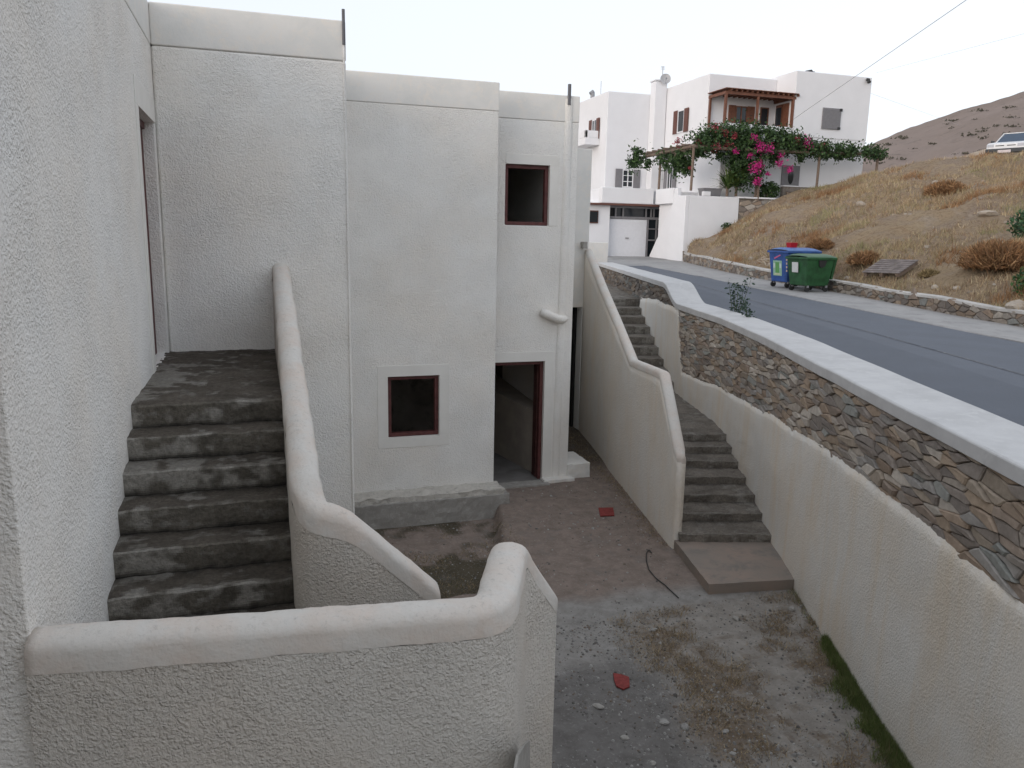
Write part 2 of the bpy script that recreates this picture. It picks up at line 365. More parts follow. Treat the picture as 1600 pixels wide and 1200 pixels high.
# ------------------------------------------------------------------ parapet walls swept along a plan polyline
def offset_path(P,d):
    out=[]
    for i,p in enumerate(P):
        a=P[max(i-1,0)]; b=P[min(i+1,len(P)-1)]
        t1=(Vector(p)-Vector(a)); t2=(Vector(b)-Vector(p))
        t1=t1.normalized() if t1.length>1e-6 else t2.normalized(); t2=t2.normalized() if t2.length>1e-6 else t1
        n1=Vector((-t1.y,t1.x)); n2=Vector((-t2.y,t2.x)); nn=(n1+n2).normalized(); k=1/max(.5,nn.dot(n1))
        out.append(Vector(p)+nn*d*k)
    return out
def resample(P,tops,step):
    out=[];T=[]
    for i in range(len(P)-1):
        a=Vector(P[i]);b=Vector(P[i+1]);n=max(1,int((b-a).length/step))
        for k in range(n):
            t=k/n; out.append(a.lerp(b,t)); T.append(tops[i]*(1-t)+tops[i+1]*t)
    out.append(Vector(P[-1])); T.append(tops[-1]); return out,T
def smooth_path(P,T,it=6,keep=1):
    P=[p.copy() for p in P]; T=list(T)
    for _ in range(it):
        Q=[p.copy() for p in P]; S=list(T)
        for i in range(keep,len(P)-keep):
            Q[i]=(P[i-1]+P[i]*2+P[i+1])/4; S[i]=(T[i-1]+2*T[i]+T[i+1])/4
        P,T=Q,S
    return P,T
def parapet(root,P,tops,base,th,band,matb,matc,amp=.006,rnd=.8,step=.04,it=3,nr=10,bandlip=-.0015):
    """P: plan centre line (2D). body up to top-band, rounded smooth cap above"""
    P,T=resample(P,tops,step); P,T=smooth_path(P,T,it)
    n=len(P); h=th/2; rh=h*rnd
    A=[offset_path(P,o) for o in (-1,1)]
    nrm=[(A[1][i]-A[0][i])/2 for i in range(n)]    # unit-ish * 1
    body=MB(); m=int(max(6,(max(T)-base)/.12))
    for i in range(n):
        zt=T[i]-rh-band
        for sgn in (-1,1):
            for j in range(m+1):
                z=base+(zt-base)*j/m; q=P[i]+nrm[i]*(h*sgn)
                body.vert(q.x,q.y,z)
    st=2*(m+1)
    for i in range(n-1):
        for j in range(m):
            a=i*st+j; b=a+st
            body.face((a,b,b+1,a+1))
            a=i*st+m+1+j; b=a+st
            body.face((a,a+1,b+1,b))
    for i in (0,n-1):
        for j in range(m):
            a=i*st+j; b=a+m+1
            body.face((a,a+1,b+1,b) if i==0 else (a,b,b+1,a+1))
    bo=body.build('wall_body',matb,root,smooth=False)
    cap=MB(); prof=[]
    hh=h-bandlip
    prof.append((-hh,-rh-band-.0)); 
    for k in range(nr+1):
        a=math.pi*k/nr; prof.append((-math.cos(a)*hh,-rh+math.sin(a)*rh))
    prof.append((hh,-rh-band))
    k=len(prof)
    def ring(i,shr=1,back=0):
        t=(P[min(i+1,n-1)]-P[max(i-1,0)]).normalized()
        for (o,z) in prof:
            q=P[i]+nrm[i]*o*shr+t*back
            w=Vector((q.x,q.y,T[i]+z)); d=amp*N3(*w,4)+amp*.6*N3(*w,11)+amp*.35*N3(*w,27)
            ax=nrm[i].normalized()
            cap.vert(w.x+ax.x*d,w.y+ax.y*d,w.z+d*.8)
    for i in range(n): ring(i)
    for i in range(n-1):
        for j in range(k-1): cap.face((i*k+j,(i+1)*k+j,(i+1)*k+j+1,i*k+j+1)[::-1] if False else (i*k+j,(i+1)*k+j,(i+1)*k+j+1,i*k+j+1))
    cap.face([j for j in range(k)]); cap.face([(n-1)*k+j for j in range(k)][::-1])
    cap.build('coping',matc,root,smooth=True)
    return P,T

# near parapet wall at the foot of the stair
pn=thing('parapet_wall','rough plaster parapet wall with rounded pale top in the foreground, below the stair','wall',(0,3.3,0))
parapet(pn,[(LX+.0,3.455),(.91,3.225),(1.0,3.27),(1.235,3.80),(1.28,3.87),(1.53,4.03)],[2.545,2.545,2.55,2.58,2.54,2.17],0,.2,.085,M_wallN,M_cap,amp=.007,rnd=.6)
mb=MB(); a=Vector((1.07,3.30)); b=Vector((1.33,3.86)); 
# grey patch added in place of a dark opening low on its right-hand side
def edge_pt(px,py):
    r=ray(px,py); A=Vector((1.16,3.26)); Bp=Vector((1.42,3.82)); nn=Vector((-(Bp.y-A.y),Bp.x-A.x)); t=(nn.x*A.x+nn.y*A.y)/(nn.x*r.x+nn.y*r.y); return CAM+r*t
pp=[edge_pt(*q) for q in ((800,1215),(806,1180),(815,1165),(824,1156),(824,1215))]
mb.prism(pp,(.012,-.006,0)); mb.build('opening_patch',M_plinth,pn)
# parapet of the left stair
pf=thing('parapet_wall','tall cream parapet with rounded top beside the left stair, kinked and sloping down to the right','wall',(.23,6,0))
e=onY(685,912,4.75)
parapet(pf,[(.225,Y1+.05),(.225,4.86),(.27,4.74),(.45,4.68),(e.x-.02,4.72)],[3.88,2.70,2.56,2.53,e.z+.03],0,.19,.09,M_wallN,M_cap,amp=.01)

# left staircase
st=thing('staircase','dark weathered concrete staircase climbing along the left wall to a landing','stairs',(-.4,6.3,0))
R_=.182; T_=.275; E0=6.33
def mixv3(a,b,t): t=clamp(t); return tuple(a[i]*(1-t)+b[i]*t for i in range(3))
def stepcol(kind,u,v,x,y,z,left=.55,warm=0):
    # darker in the corner under each riser, nosings are worn pale, old plaster splashes by the wall
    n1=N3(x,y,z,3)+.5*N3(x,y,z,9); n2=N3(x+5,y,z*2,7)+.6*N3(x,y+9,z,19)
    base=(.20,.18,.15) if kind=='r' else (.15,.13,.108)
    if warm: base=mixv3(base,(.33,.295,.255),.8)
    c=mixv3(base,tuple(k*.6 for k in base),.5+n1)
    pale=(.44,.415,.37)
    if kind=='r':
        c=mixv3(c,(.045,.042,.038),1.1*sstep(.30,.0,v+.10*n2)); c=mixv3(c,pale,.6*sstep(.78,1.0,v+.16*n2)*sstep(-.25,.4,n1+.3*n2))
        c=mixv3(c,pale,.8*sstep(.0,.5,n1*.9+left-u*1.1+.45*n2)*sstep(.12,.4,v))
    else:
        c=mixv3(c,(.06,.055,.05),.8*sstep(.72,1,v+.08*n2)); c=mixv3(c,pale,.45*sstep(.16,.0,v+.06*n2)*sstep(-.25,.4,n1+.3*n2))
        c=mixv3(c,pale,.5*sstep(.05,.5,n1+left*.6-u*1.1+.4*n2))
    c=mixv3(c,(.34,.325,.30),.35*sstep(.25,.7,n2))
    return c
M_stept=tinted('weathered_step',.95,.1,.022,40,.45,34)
def cgrid(mb,fn,nu,nv,cf,flip=False):
    b=len(mb.v); Pg=[[fn(i/nu,j/nv) for j in range(nv+1)] for i in range(nu+1)]
    for r in Pg:
        for p in r: mb.v.append(tuple(p))
    for i in range(nu):
        for j in range(nv):
            q=(b+i*(nv+1)+j,b+(i+1)*(nv+1)+j,b+(i+1)*(nv+1)+j+1,b+i*(nv+1)+j+1); p=Pg[i][j]
            mb.face(q[::-1] if flip else q,cf((i+.5)/nu,(j+.5)/nv,p[0],p[1],p[2]))
def rough(x,y,z,a=.010,s_=6):
    q=Vector((x,y,z)); return q+noise.noise_vector(q*s_)*a+noise.noise_vector(q*s_*3)*a*.5+noise.noise_vector(q*s_*8)*a*.22
for k in range(8):
    mb=MB(); z1=2.9-R_*k; z0=z1-R_; y0=E0-T_*k; y1=Y1+.02 if k==0 else y0+T_+.02
    xa,xb=LX-.03,.16; fr=y0-.022
    def rz_(v): # rounded nosing
        return z0-.02+(z1-z0+.02)*v
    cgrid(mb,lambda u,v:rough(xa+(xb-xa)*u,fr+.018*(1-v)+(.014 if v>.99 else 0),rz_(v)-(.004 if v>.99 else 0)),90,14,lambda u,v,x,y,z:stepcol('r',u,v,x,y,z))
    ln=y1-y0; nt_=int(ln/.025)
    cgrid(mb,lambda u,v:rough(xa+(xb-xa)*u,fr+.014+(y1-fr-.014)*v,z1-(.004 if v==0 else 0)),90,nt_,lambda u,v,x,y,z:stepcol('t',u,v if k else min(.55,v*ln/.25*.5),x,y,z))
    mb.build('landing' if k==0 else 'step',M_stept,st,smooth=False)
mb=MB(); crumb(mb,LX-.03,3.4,.9,.35,E0-T_*7-.01,1.42,14,14,4,.008); mb.build('landing',M_step,st)
mb=MB(); mb.box(LX,E0-T_*7,0,.14,Y1,1.3); mb.box(LX,3.4,0,.3,E0-T_*7-.003,.9); mb.build('stair_base',M_wall,st)
for k in range(6):
    mb=MB(); crumb(mb,.35+.24*k,3.7,0,.35+.24*(k+1),4.6,1.34-.2*(k+1)+.0,6,8,4,.006); mb.build('step',M_step,st)

# ------------------------------------------------------------------ retaining wall along the road
WP=[(2.1,-3.0),(2.9,-1.0),(3.7,1.2),(4.6,3.5),(5.34,5.38),(5.97,6.95),(7.0,9.5),(7.94,12.16),(8.69,15.07),(9.15,16.7),(10.1,19.7),(12.1,26),(13.2,29.5)]
WY=[p[1] for p in WP]; WXs=[p[0] for p in WP]
Ss=[0]
for a,b in zip(WP,WP[1:]): Ss.append(Ss[-1]+math.dist(a,b))
def wx(y): return float(np.interp(y,WY,WXs))
def w_at(s,off=0):
    s=clamp(s,0,Ss[-1])
    y=float(np.interp(s,Ss,WY)); x=float(np.interp(s,Ss,WXs))
    s1=min(s+.4,Ss[-1]); s0=max(s-.4,0)
    dx=float(np.interp(s1,Ss,WXs)-np.interp(s0,Ss,WXs)); dy=float(np.interp(s1,Ss,WY)-np.interp(s0,Ss,WY))
    l=math.hypot(dx,dy); return (x-dy/l*off,y+dx/l*off)
def s_of_y(y): return float(np.interp(y,WY,Ss))
def road_z(y): return RZ0+RK*min(max(y,-30),42)
def coptop(y): return 2.83+(3.22-2.83)*sstep(15.0,16.5,y)
rw=thing('retaining_wall','long curved retaining wall of brown rubble stone above cream plaster with broad white coping','wall',(6,7,0))
mb=MB(); n=130
def core(i,off,z): x,y=w_at(Ss[-1]*i/n,off); return (x,y,z)
for i in range(n+1):
    y=w_at(Ss[-1]*i/n)[1]; zt=coptop(y)-.10
    for (o,z) in ((0,-.4),(0,zt),(-.5,zt),(-.5,-.4)): mb.vert(core(i,o,z))
for i in range(n):
    for j in range(4):
        a=i*4+j; b=i*4+(j+1)%4; mb.face((a,a+4,b+4,b)[::-1])
mb.face((0,1,2,3)); mb.face([n*4+q for q in (3,2,1,0)])
mb.build('stone_core',M_mortar,rw)
PT=[(-3,1.98),(3.4,1.98),(4.7,1.99),(6.75,1.955),(7.6,1.90),(8.5,1.82),(10.2,1.70),(12.3,1.56),(14.45,1.40),(14.6,1.75),(14.85,2.2),(14.95,2.72),(17.2,2.74),(19.3,2.60),(19.5,1.5),(30,1.5)]
def ptop(y): return float(np.interp(y,[p[0] for p in PT],[p[1] for p in PT]))
mb=MB(); n=700; m=26
def plas(i,j):
    s=Ss[-1]*.78*i/n; x,y=w_at(s,0); zt=min(ptop(y)+.045*N3(s,0,0,.9)+.016*N3(s,5,0,9)+.022*N3(s,9,0,34),coptop(y)-.135)
    z=-.4+(zt+.4)*(j/m)
    off=.05+.012*N3(s,z,0,1.3)+.006*N3(s,z,0,5)
    if j==m: off-=.012
    return (*w_at(s,off),z)
for i in range(n+1):
    for j in range(m+1): mb.vert(plas(i,j))
    s=Ss[-1]*.78*i/n; p=plas(i,m); mb.vert(*w_at(s,-.02),p[2]-.004)
st_=m+2
for i in range(n):
    for j in range(m+1):
        a=i*st_+j; mb.face((a,a+1,a+st_+1,a+st_)[::-1] if False else (a,a+st_,a+st_+1,a+1)[::-1])
mb.build('plaster_face',M_retain,rw,smooth=True)

def clip(poly,px,py,nx,ny):
    out=[]; 
    for i in range(len(poly)):
        a=poly[i]; b=poly[(i+1)%len(poly)]
        da=(a[0]-px)*nx+(a[1]-py)*ny; db=(b[0]-px)*nx+(b[1]-py)*ny
        if da<=0: out.append(a)
        if da*db<0:
            t=da/(da-db); out.append((a[0]+(b[0]-a[0])*t,a[1]+(b[1]-a[1])*t))
    return out
def voro(S0,S1,zlo,zhi,dw,dh,drop=.28,seed=1):
    r=np.random.default_rng(seed); pts=[]
    rows=int((zhi-zlo)/dh)+2
    for j in range(-1,rows):
        off=r.random()*dw
        for i in range(int((S1-S0)/dw)+3):
            if r.random()<drop: continue
            pts.append((S0-dw+off+i*dw+r.normal()*dw*.30, zlo+j*dh+r.normal()*dh*.24+ .02*math.sin(i*dw*1.7)))
    pts=np.array(pts); k=dw/dh*.72; sc=pts*np.array([1,k]); cells=[]
    for i,(x,z) in enumerate(sc):
        d=np.hypot(sc[:,0]-x,sc[:,1]-z); nb=np.argsort(d)[1:16]
        poly=[(x-dw*2,z-dw*2),(x+dw*2,z-dw*2),(x+dw*2,z+dw*2),(x-dw*2,z+dw*2)]
        for q in nb:
            if d[q]>dw*4: break
            nx,nz=sc[q]-sc[i]; l=math.hypot(nx,nz)
            if l<1e-6: continue
            poly=clip(poly,(x+sc[q][0])/2,(z+sc[q][1])/2,nx/l,nz/l)
            if len(poly)<3: break
        if len(poly)>=3: cells.append([(a,b/k) for a,b in poly])
    return cells
STC=[(.19,.15,.12),(.23,.19,.15),(.17,.145,.125),(.26,.225,.19),(.21,.195,.18),(.15,.13,.115),(.21,.16,.12),(.19,.19,.175),(.29,.26,.225),(.17,.145,.125),(.22,.17,.125)]
def stones(mb,cells,at,keep,gap=.007,pmin=.006,pmax=.032,dark=1):
    for c in cells:
        cx=sum(p[0] for p in c)/len(c); cz=sum(p[1] for p in c)/len(c)
        if not keep(cx,cz,c): continue
        # densify + wobble the outline
        q=[]
        for i in range(len(c)):
            a=c[i]; b=c[(i+1)%len(c)]; l=math.dist(a,b)
            if l<.012: continue
            k=2 if l>.07 else 1
            for t in range(k):
                u=t/k; x=a[0]+(b[0]-a[0])*u; z=a[1]+(b[1]-a[1])*u
                q.append((x+random.uniform(-.006,.006),z+random.uniform(-.004,.004)))
        if len(q)<3: continue
        col=random.choice(STC); f=random.uniform(.80,1.15)*dark; g_=sum(col)/3; col=tuple(v*.97+g_*.03 for v in col); col=tuple(v*f for v in col)
        if random.random()<.05: col=(.34,.30,.26)
        d=random.uniform(pmin,pmax); tx=random.uniform(-.06,.06); tz=random.uniform(-.12,.12)
        R0=[];R1=[];R2=[]
        for (x,z) in q:
            dx,dz=x-cx,z-cz; l=math.hypot(dx,dz)+1e-6; g=max(0,(l-gap)/l); g2=max(0,(l-gap-.012)/l)*.97
            R0.append(mb.vert(at(cx+dx*g,cz+dz*g,-.02)))
            R1.append(mb.vert(at(cx+dx*g,cz+dz*g,d*.55+dx*tx+dz*tz)))
            R2.append(mb.vert(at(cx+dx*g2,cz+dz*g2,d+dx*tx+dz*tz+random.uniform(-.002,.002))))
        n=len(q)
        for i in range(n):
            j=(i+1)%n
            mb.face((R0[i],R0[j],R1[j],R1[i]),col); mb.face((R1[i],R1[j],R2[j],R2[i]),col)
        mb.face(R2,col)
mb=MB(); s0=s_of_y(1.5); s1=s_of_y(15.2)
cells=voro(s0,s1,1.2,2.75,.27,.05,.34,3)
def at(s,z,o): x,y=w_at(s,o+.004); return (x,y,z)
def keep(s,z,c):
    y=w_at(s)[1]; return z>ptop(y)-.02 and z<coptop(y)-.115 and y<15.1
stones(mb,cells,at,keep,pmax=.040,pmin=.010,dark=2.0,gap=.006)
cells=voro(s_of_y(15.0),Ss[-1]-.5,2.4,3.2,.46,.06,.25,5)
stones(mb,cells,at,lambda s,z,c: z>ptop(w_at(s)[1])-.1 and z<coptop(w_at(s)[1])-.11 and w_at(s)[1]>15,pmax=.03)
mb.build('rubble_stonework',M_stone,rw)
# coping
mb=MB(); n=420; pr=[(.05,-.125),(.055,-.012),(.035,0),(-.57,.012),(-.6,-.005),(-.605,-.13)]
k=len(pr)
for i in range(n+1):
    s=Ss[-1]*i/n; y=w_at(s)[1]; zt=coptop(y)
    for (o,z) in pr:
        x_,y_=w_at(s,o+.006*N3(s,o,0,1.5)); zz=coptop(y)
        mb.vert(x_,y_,zz+z+.006*N3(s,o,2,1.1))
for i in range(n):
    for j in range(k):
        a=i*k+j; b=i*k+(j+1)%k; mb.face((a,a+k,b+k,b))
mb.face(range(k)); mb.face([n*k+q for q in range(k)][::-1])
o=mb.build('coping',M_coping,rw,smooth=False); o.modifiers.new('b','BEVEL').width=.006

# ------------------------------------------------------------------ right stair and its parapet
def qx(y): return 5.3+(y-9.15)*.2
sr=thing('staircase','grey concrete staircase rising between the white stair wall and the stone retaining wall','stairs',(6.2,8.4,0))
low=[(8.5,.24),(8.98,.35),(9.45,.46),(9.95,.57),(10.42,.68),(10.87,.79),(11.25,.9)]
up=[(14.95,1.10),(15.45,1.28),(15.95,1.46),(16.5,1.64),(17.05,1.82),(17.65,2.0),(18.4,2.17),(19.0,2.35),(19.6,2.55)]
allst=low+up; SK=.28
for i,(yw,z) in enumerate(allst):
    y2=allst[i+1][0] if i+1<len(allst) else 29.4
    zlow=(allst[i-1][1] if i else .0)-.06
    mb=MB(); nx=36; long=y2-yw>1.5; ny=int(max(5,(y2-yw)/.12)) if not (i+1==len(allst)) else 20
    def nose(u,yr,z_,top):
        xr=wx(yr)+.02; xl=qx(yr)+.09
        for _k in range(5): xl=qx(min(yr+(xr-xl)*SK,16.2))+.09
        x=xl+(xr-xl)*u; y=yr+(xr-x)*SK
        return x,y
    def P(x,y,z): q=Vector((x,y,z)); d=noise.noise_vector(q*6)*.016+noise.noise_vector(q*17)*.008; return q+d
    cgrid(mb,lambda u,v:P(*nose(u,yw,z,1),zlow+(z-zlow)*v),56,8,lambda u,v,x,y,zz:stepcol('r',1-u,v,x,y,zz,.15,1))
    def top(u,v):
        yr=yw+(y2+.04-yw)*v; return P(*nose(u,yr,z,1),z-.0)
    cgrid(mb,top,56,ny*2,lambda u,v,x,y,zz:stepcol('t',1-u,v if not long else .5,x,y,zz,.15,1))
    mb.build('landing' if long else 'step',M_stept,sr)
mb=MB()
pts=[(5.0,7.58),(6.10,7.42),(6.62,8.62),(5.30,8.95)]
def sl(u,v,z):
    a=Vector(pts[0]).lerp(Vector(pts[1]),u); b=Vector(pts[3]).lerp(Vector(pts[2]),u); q=a.lerp(b,v); q=Vector((q.x,q.y,z)); return q+noise.noise_vector(q*8)*.006
mb.grid(lambda u,v:sl(u,v,.13),24,24); mb.grid(lambda u,v:sl(u,0,-.15+.28*v),24,4); mb.grid(lambda u,v:sl(0,u,-.15+.28*v),24,4,flip=True)
mb.build('bottom_slab',M_slab,sr)
q=thing('stair_wall','cream plastered stair wall with stepped sloping top on the left of the right staircase','wall',(5.6,11,0))
prof=[(8.95,1.33),(9.86,2.33),(11.45,2.25),(15.3,3.97),(15.5,4.0)]
mb=MB(); 
fy=[8.93,8.98]+[9.05+.1*i for i in range(69)]; fy=[y for y in fy if y<15.36]
def ztop(y): return float(np.interp(y,[p[0] for p in prof],[p[1] for p in prof]))
pr2=[(-.07,None,0),(-.075,-.10,1),(-.075,-.03,1),(-.05,-.008,1),(0,0,1),(.05,-.008,1),(.07,-.03,1),(.075,-.1,1),(.07,None,0)]
# body and coping as two sweeps
def sweep_q(rows,name,mat):
    mb=MB(); k=len(rows)
    for y in fy:
        x=qx(y)+.075; zt=ztop(y)
        for (o,z,t) in rows:
            zz=zt+z if t else z
            sh=1 if y>9 else .75
            mb.vert(x+o*sh+.008*N3(0,y,zz,1.2),y-o*.2,zz)
    for i in range(len(fy)-1):
        for j in range(k-1):
            a=i*k+j; mb.face((a,a+1,a+k+1,a+k))
    mb.face(range(k)[::-1]); mb.face([(len(fy)-1)*k+j for j in range(k)])
    return mb.build(name,mat,q,smooth=True)
body=[(-.075,-.1+(.0),0)]+[(-.075,-.1*1-.0,1)]
mbq=MB(); nz=16
for y in fy:
    x=qx(y)+.075; zt=ztop(y)-.09; sh=1 if y>9 else .8
    for j in range(nz+1):
        z=-.15+(zt+.15)*j/nz; mbq.vert(x-.072*sh+.010*N3(0,y,z,1.1),y+.014,z)
    for j in range(nz+1):
        z=-.15+(zt+.15)*(nz-j)/nz; mbq.vert(x+.072*sh,y-.014,z)
k=2*(nz+1)
for i in range(len(fy)-1):
    for j in range(k-1): a=i*k+j; mbq.face((a,a+1,a+k+1,a+k))
mbq.face(range(k)[::-1]); mbq.face([(len(fy)-1)*k+j for j in range(k)])
mbq.build('wall_body',M_stairwall,q,smooth=True)
sweep_q([(-.076,-.11,1),(-.078,-.045,1),(-.055,-.012,1),(0,0,1),(.055,-.012,1),(.078,-.045,1),(.076,-.11,1)],'coping',M_cap)
jb=MB(); p=onY(914,381,15.25); crumb(jb,p.x-.07,15.17,p.z-.1,p.x+.03,15.31,p.z+.04,5,5,5,.01,9); jb.build('broken_block',M_plinth,label='small broken concrete lump on top of the stair wall',cat='rubble')

# ------------------------------------------------------------------ ground
mb=MB()
ys=[-200,-60,-30,-12,-3]+[y*.9 for y in range(-3,34)]+[31.5,33,36,40,42,60,120,300,600,1200]
ys=sorted(set(ys))
cols=None
for y in ys:
    yy=min(max(y,-3),29.5); edge=wx(yy); f=sstep(30,32,y)
    rz=road_z(y)-.012; lo=-.62*(1-f)+rz*f
    for (x,z) in ((-900,lo),(-40,lo),(edge+.2,lo),(edge+.45,rz),(60,rz),(1200,rz)): mb.vert(x,y,z)
for i in range(len(ys)-1):
    for j in range(5): a=i*6+j; mb.face((a,a+1,a+7,a+6))
mb.build('ground',rough_mat('dry_earth',[(.24,.19,.14),(.30,.25,.19)],.8,.02,9),kind='structure')
# courtyard surface
def court_mat():
    m,nt,b=nodes('courtyard_surface'); v=pos(nt)
    a=ND(nt,'ShaderNodeAttribute'); a.attribute_name='tint'
    f=noise_n(nt,v,5,7,.72,.3); f2=noise_n(nt,v,26,6,.75); f3=noise_n(nt,v,2.2,5,.65,.6)
    c=mixc(nt,mapr(nt,f,.36,.66,0,1),a.outputs['Color'],mixc(nt,1.0,a.outputs['Color'],(.68,.67,.66),'MULTIPLY'))
    c=mixc(nt,mapr(nt,f2,.56,.72,0,.6),c,(.42,.41,.39))
    c=mixc(nt,mapr(nt,f3,.56,.66,0,.35),c,(.17,.16,.15))
    vo=ND(nt,'ShaderNodeTexVoronoi',feature='DISTANCE_TO_EDGE'); vo.inputs['Scale'].default_value=.7; L(nt,mixc(nt,.12,v,ND(nt,'ShaderNodeTexNoise').outputs['Color']),vo.inputs['Vector'])
    pass
    L(nt,c,b.inputs['Base Color']); b.inputs['Roughness'].default_value=.95; b.inputs['Specular IOR Level'].default_value=.1
    h=math_n(nt,'ADD',f2,noise_n(nt,v,80,4,.7)); L(nt,bump(nt,h,.008),b.inputs['Normal']); return m
def court(x,y):
    n1=N3(x,y,0,1.1)+.5*N3(x,y,3,3.2); n2=N3(x,y,7,.9)+.5*N3(x,y,1,4)
    z=0; 
    bed=sstep(3.08,3.0,x+.10*n1-(y-9.6)*.25)*sstep(8.4,8.6,y+.2*n1)
    z-=.22*bed
    col=(.275,.222,.19)   # pinkish screed
    cem=sstep(8.15,7.7,y+.25*n1+(x-3.2)*.05)
    mixv=lambda a,b,t: tuple(a[i]*(1-t)+b[i]*t for i in range(3))
    col=mixv(col,(.33,.315,.295),cem)
    dark=sstep(6.9,6.3,y+.45*n1)*sstep(3.75,3.35,x+.25*n2)
    col=mixv(col,(.20,.19,.18),dark); z-=.01*dark
    gr=sstep(7.5,7.2,y+.15*n1)*sstep(3.6,4.1,x+.3*n1+(7-y)*.25)
    col=mixv(col,(.34,.315,.285),gr); z+=gr*(.03*n2+.015*N3(x,y,0,9)-.01)
    soil=gr*(.85*sstep(-.25,.45,n2+.6*N3(x,y,4,7))); col=mixv(col,(.19,.145,.105),soil)
    col=mixv(col,(.10,.085,.06),bed*sstep(-.2,.2,n2))
    back=sstep(12.4,13.2,y)*sstep(5.1,5.5,x); col=mixv(col,(.12,.10,.08),back)
    z+=.006*N3(x,y,0,6)+.05*back
    return z,col
mb=MB(); x0,x1,y0,y1=-1.2,9.0,-1.5,17.0; nx,ny=180,330
for i in range(nx+1):
    for j in range(ny+1):
        x=x0+(x1-x0)*i/nx; y=y0+(y1-y0)*j/ny; z,c=court(x,y); mb.vert(x,y,z)
for i in range(nx):
    for j in range(ny):
        x=x0+(x1-x0)*(i+.5)/nx; y=y0+(y1-y0)*(j+.5)/ny
        if x>wx(y)+.25: continue
        a=i*(ny+1)+j; mb.face((a,a+ny+1,a+ny+2,a+1),court(x,y)[1])
mb.build('courtyard_ground',court_mat(),kind='structure',smooth=True)
def cz(x,y): return court(x,y)[0]

# road + pavement
AF=[(11.5,-30),(12.0,-8),(12.5,2),(13.0,8),(13.35,11.5),(13.75,14.4),(14.35,18.5),(15.35,24.4),(16.3,31.9),(16.8,36)]
def ax(y): return float(np.interp(y,[p[1] for p in AF],[p[0] for p in AF]))
LW=[(13.4,-30),(13.7,-8),(14.1,2),(14.7,8),(15.2,12),(15.6,14.6),(16.5,18.9),(16.85,21.4),(17.2,24),(17.9,27.2),(18.85,30.7),(19.95,34.4)]
def lx(y): return float(np.interp(y,[p[1] for p in LW],[p[0] for p in LW]))
def road_mat():
    m,nt,b=nodes('asphalt'); v=pos(nt)
    a=ND(nt,'ShaderNodeAttribute'); a.attribute_name='tint'
    f=noise_n(nt,v,1.2,6,.65); c=mixc(nt,mapr(nt,f,.3,.7,0,1),a.outputs['Color'],mixc(nt,1.0,a.outputs['Color'],(.82,.82,.82),'MULTIPLY'))
    f2=noise_n(nt,v,120,3,.7); c=mixc(nt,mapr(nt,f2,.55,.75,0,.5),c,(.20,.20,.21))
    L(nt,c,b.inputs['Base Color']); b.inputs['Roughness'].default_value=.72; b.inputs['Specular IOR Level'].default_value=.5
    L(nt,bump(nt,f2,.004),b.inputs['Normal']); return m
mb=MB(); yr=[-30+.6*i for i in range(112)]
us=[0,.1,.2,.3,.4,.45,.5,.6,.7,.8,.9,1]
for y in yr:
    yy=min(max(y,-3),29.5); xl=wx(yy)+.45 if y<29.5 else wx(29.5)+.45+(y-29.5)*.3
    for u in us:
        x=xl+(ax(y)-xl)*u; mb.vert(x+(.05*N3(0,y,0,.7) if u==1 else 0),y,road_z(y)+.012)
k=len(us)
for i in range(len(yr)-1):
    for j in range(k-1):
        a=i*k+j; col=(.115,.13,.158) if us[j]>=.45 else (.098,.112,.138); mb.face((a,a+1,a+k+1,a+k),col)
mb.build('road',road_mat(),kind='structure')
mb=MB()
for i in range(66):
    y=-20+i*.8; 
    for yy,s in ((y,0),(y+.8,0)):
        pass
    f=lambda y: wx(min(y,29.5))+.45+(ax(y)-wx(min(y,29.5))-.45)*.56
    if y>28: break
    for (u0,u1) in ((-.035,.035),):
        mb.poly([(f(y)+u0,y,road_z(y)+.017),(f(y)+u1,y,road_z(y)+.017),(f(y+.8)+u1,y+.8,road_z(y+.8)+.017),(f(y+.8)+u0,y+.8,road_z(y+.8)+.017)])
mb.build('road_marking',rough_mat('worn_road_paint',[(.095,.103,.12),(.16,.165,.175),(.24,.24,.245)],3,0),kind='structure')
mb=MB()
for y in yr:
    xr=lx(y)+.2 if y<34.4 else 24
    for u in (0,.33,.66,1): 
        x=ax(y)-.02+(xr-ax(y)+.02)*u; mb.vert(x,y,road_z(y)+.03+(.01*N3(x,y,0,1)))
    mb.vert(ax(y)-.03+.05*N3(0,y,0,.7),y,road_z(y)-.0)
for i in range(len(yr)-1):
    for j in range(3): a=i*5+j; mb.face((a,a+1,a+6,a+5))
    a=i*5; mb.face((a+4,a,a+5,a+9))
# forecourt in front of the garage
mb.build('pavement',rough_mat('pavement_concrete',[(.33,.325,.32),(.38,.37,.36),(.28,.27,.265)],.9,.003,20),kind='structure')
mb=MB(); mb.poly([(9,31,road_z(31)+.02),(16.2,31,road_z(31)+.02),(16.8,36,road_z(36)+.045),(22,36,road_z(36)+.045),(22,39,road_z(39)+.045),(9,39,road_z(39)+.03)]); mb.build('forecourt',rough_mat('forecourt_concrete',[(.36,.355,.35),(.31,.305,.30)],.7,.003,20),kind='structure')
# low concrete wall end by the road
mb=MB(); a=onY(905,378,30.5); b=onY(949,379,30.5); mb.box(10.2,30.4,2.6,b.x,31.0,b.z); mb.build('low_wall',M_smoothwall,label='low plain grey plaster wall at the far end of the road wall by the garage',cat='wall',bevel=.02)

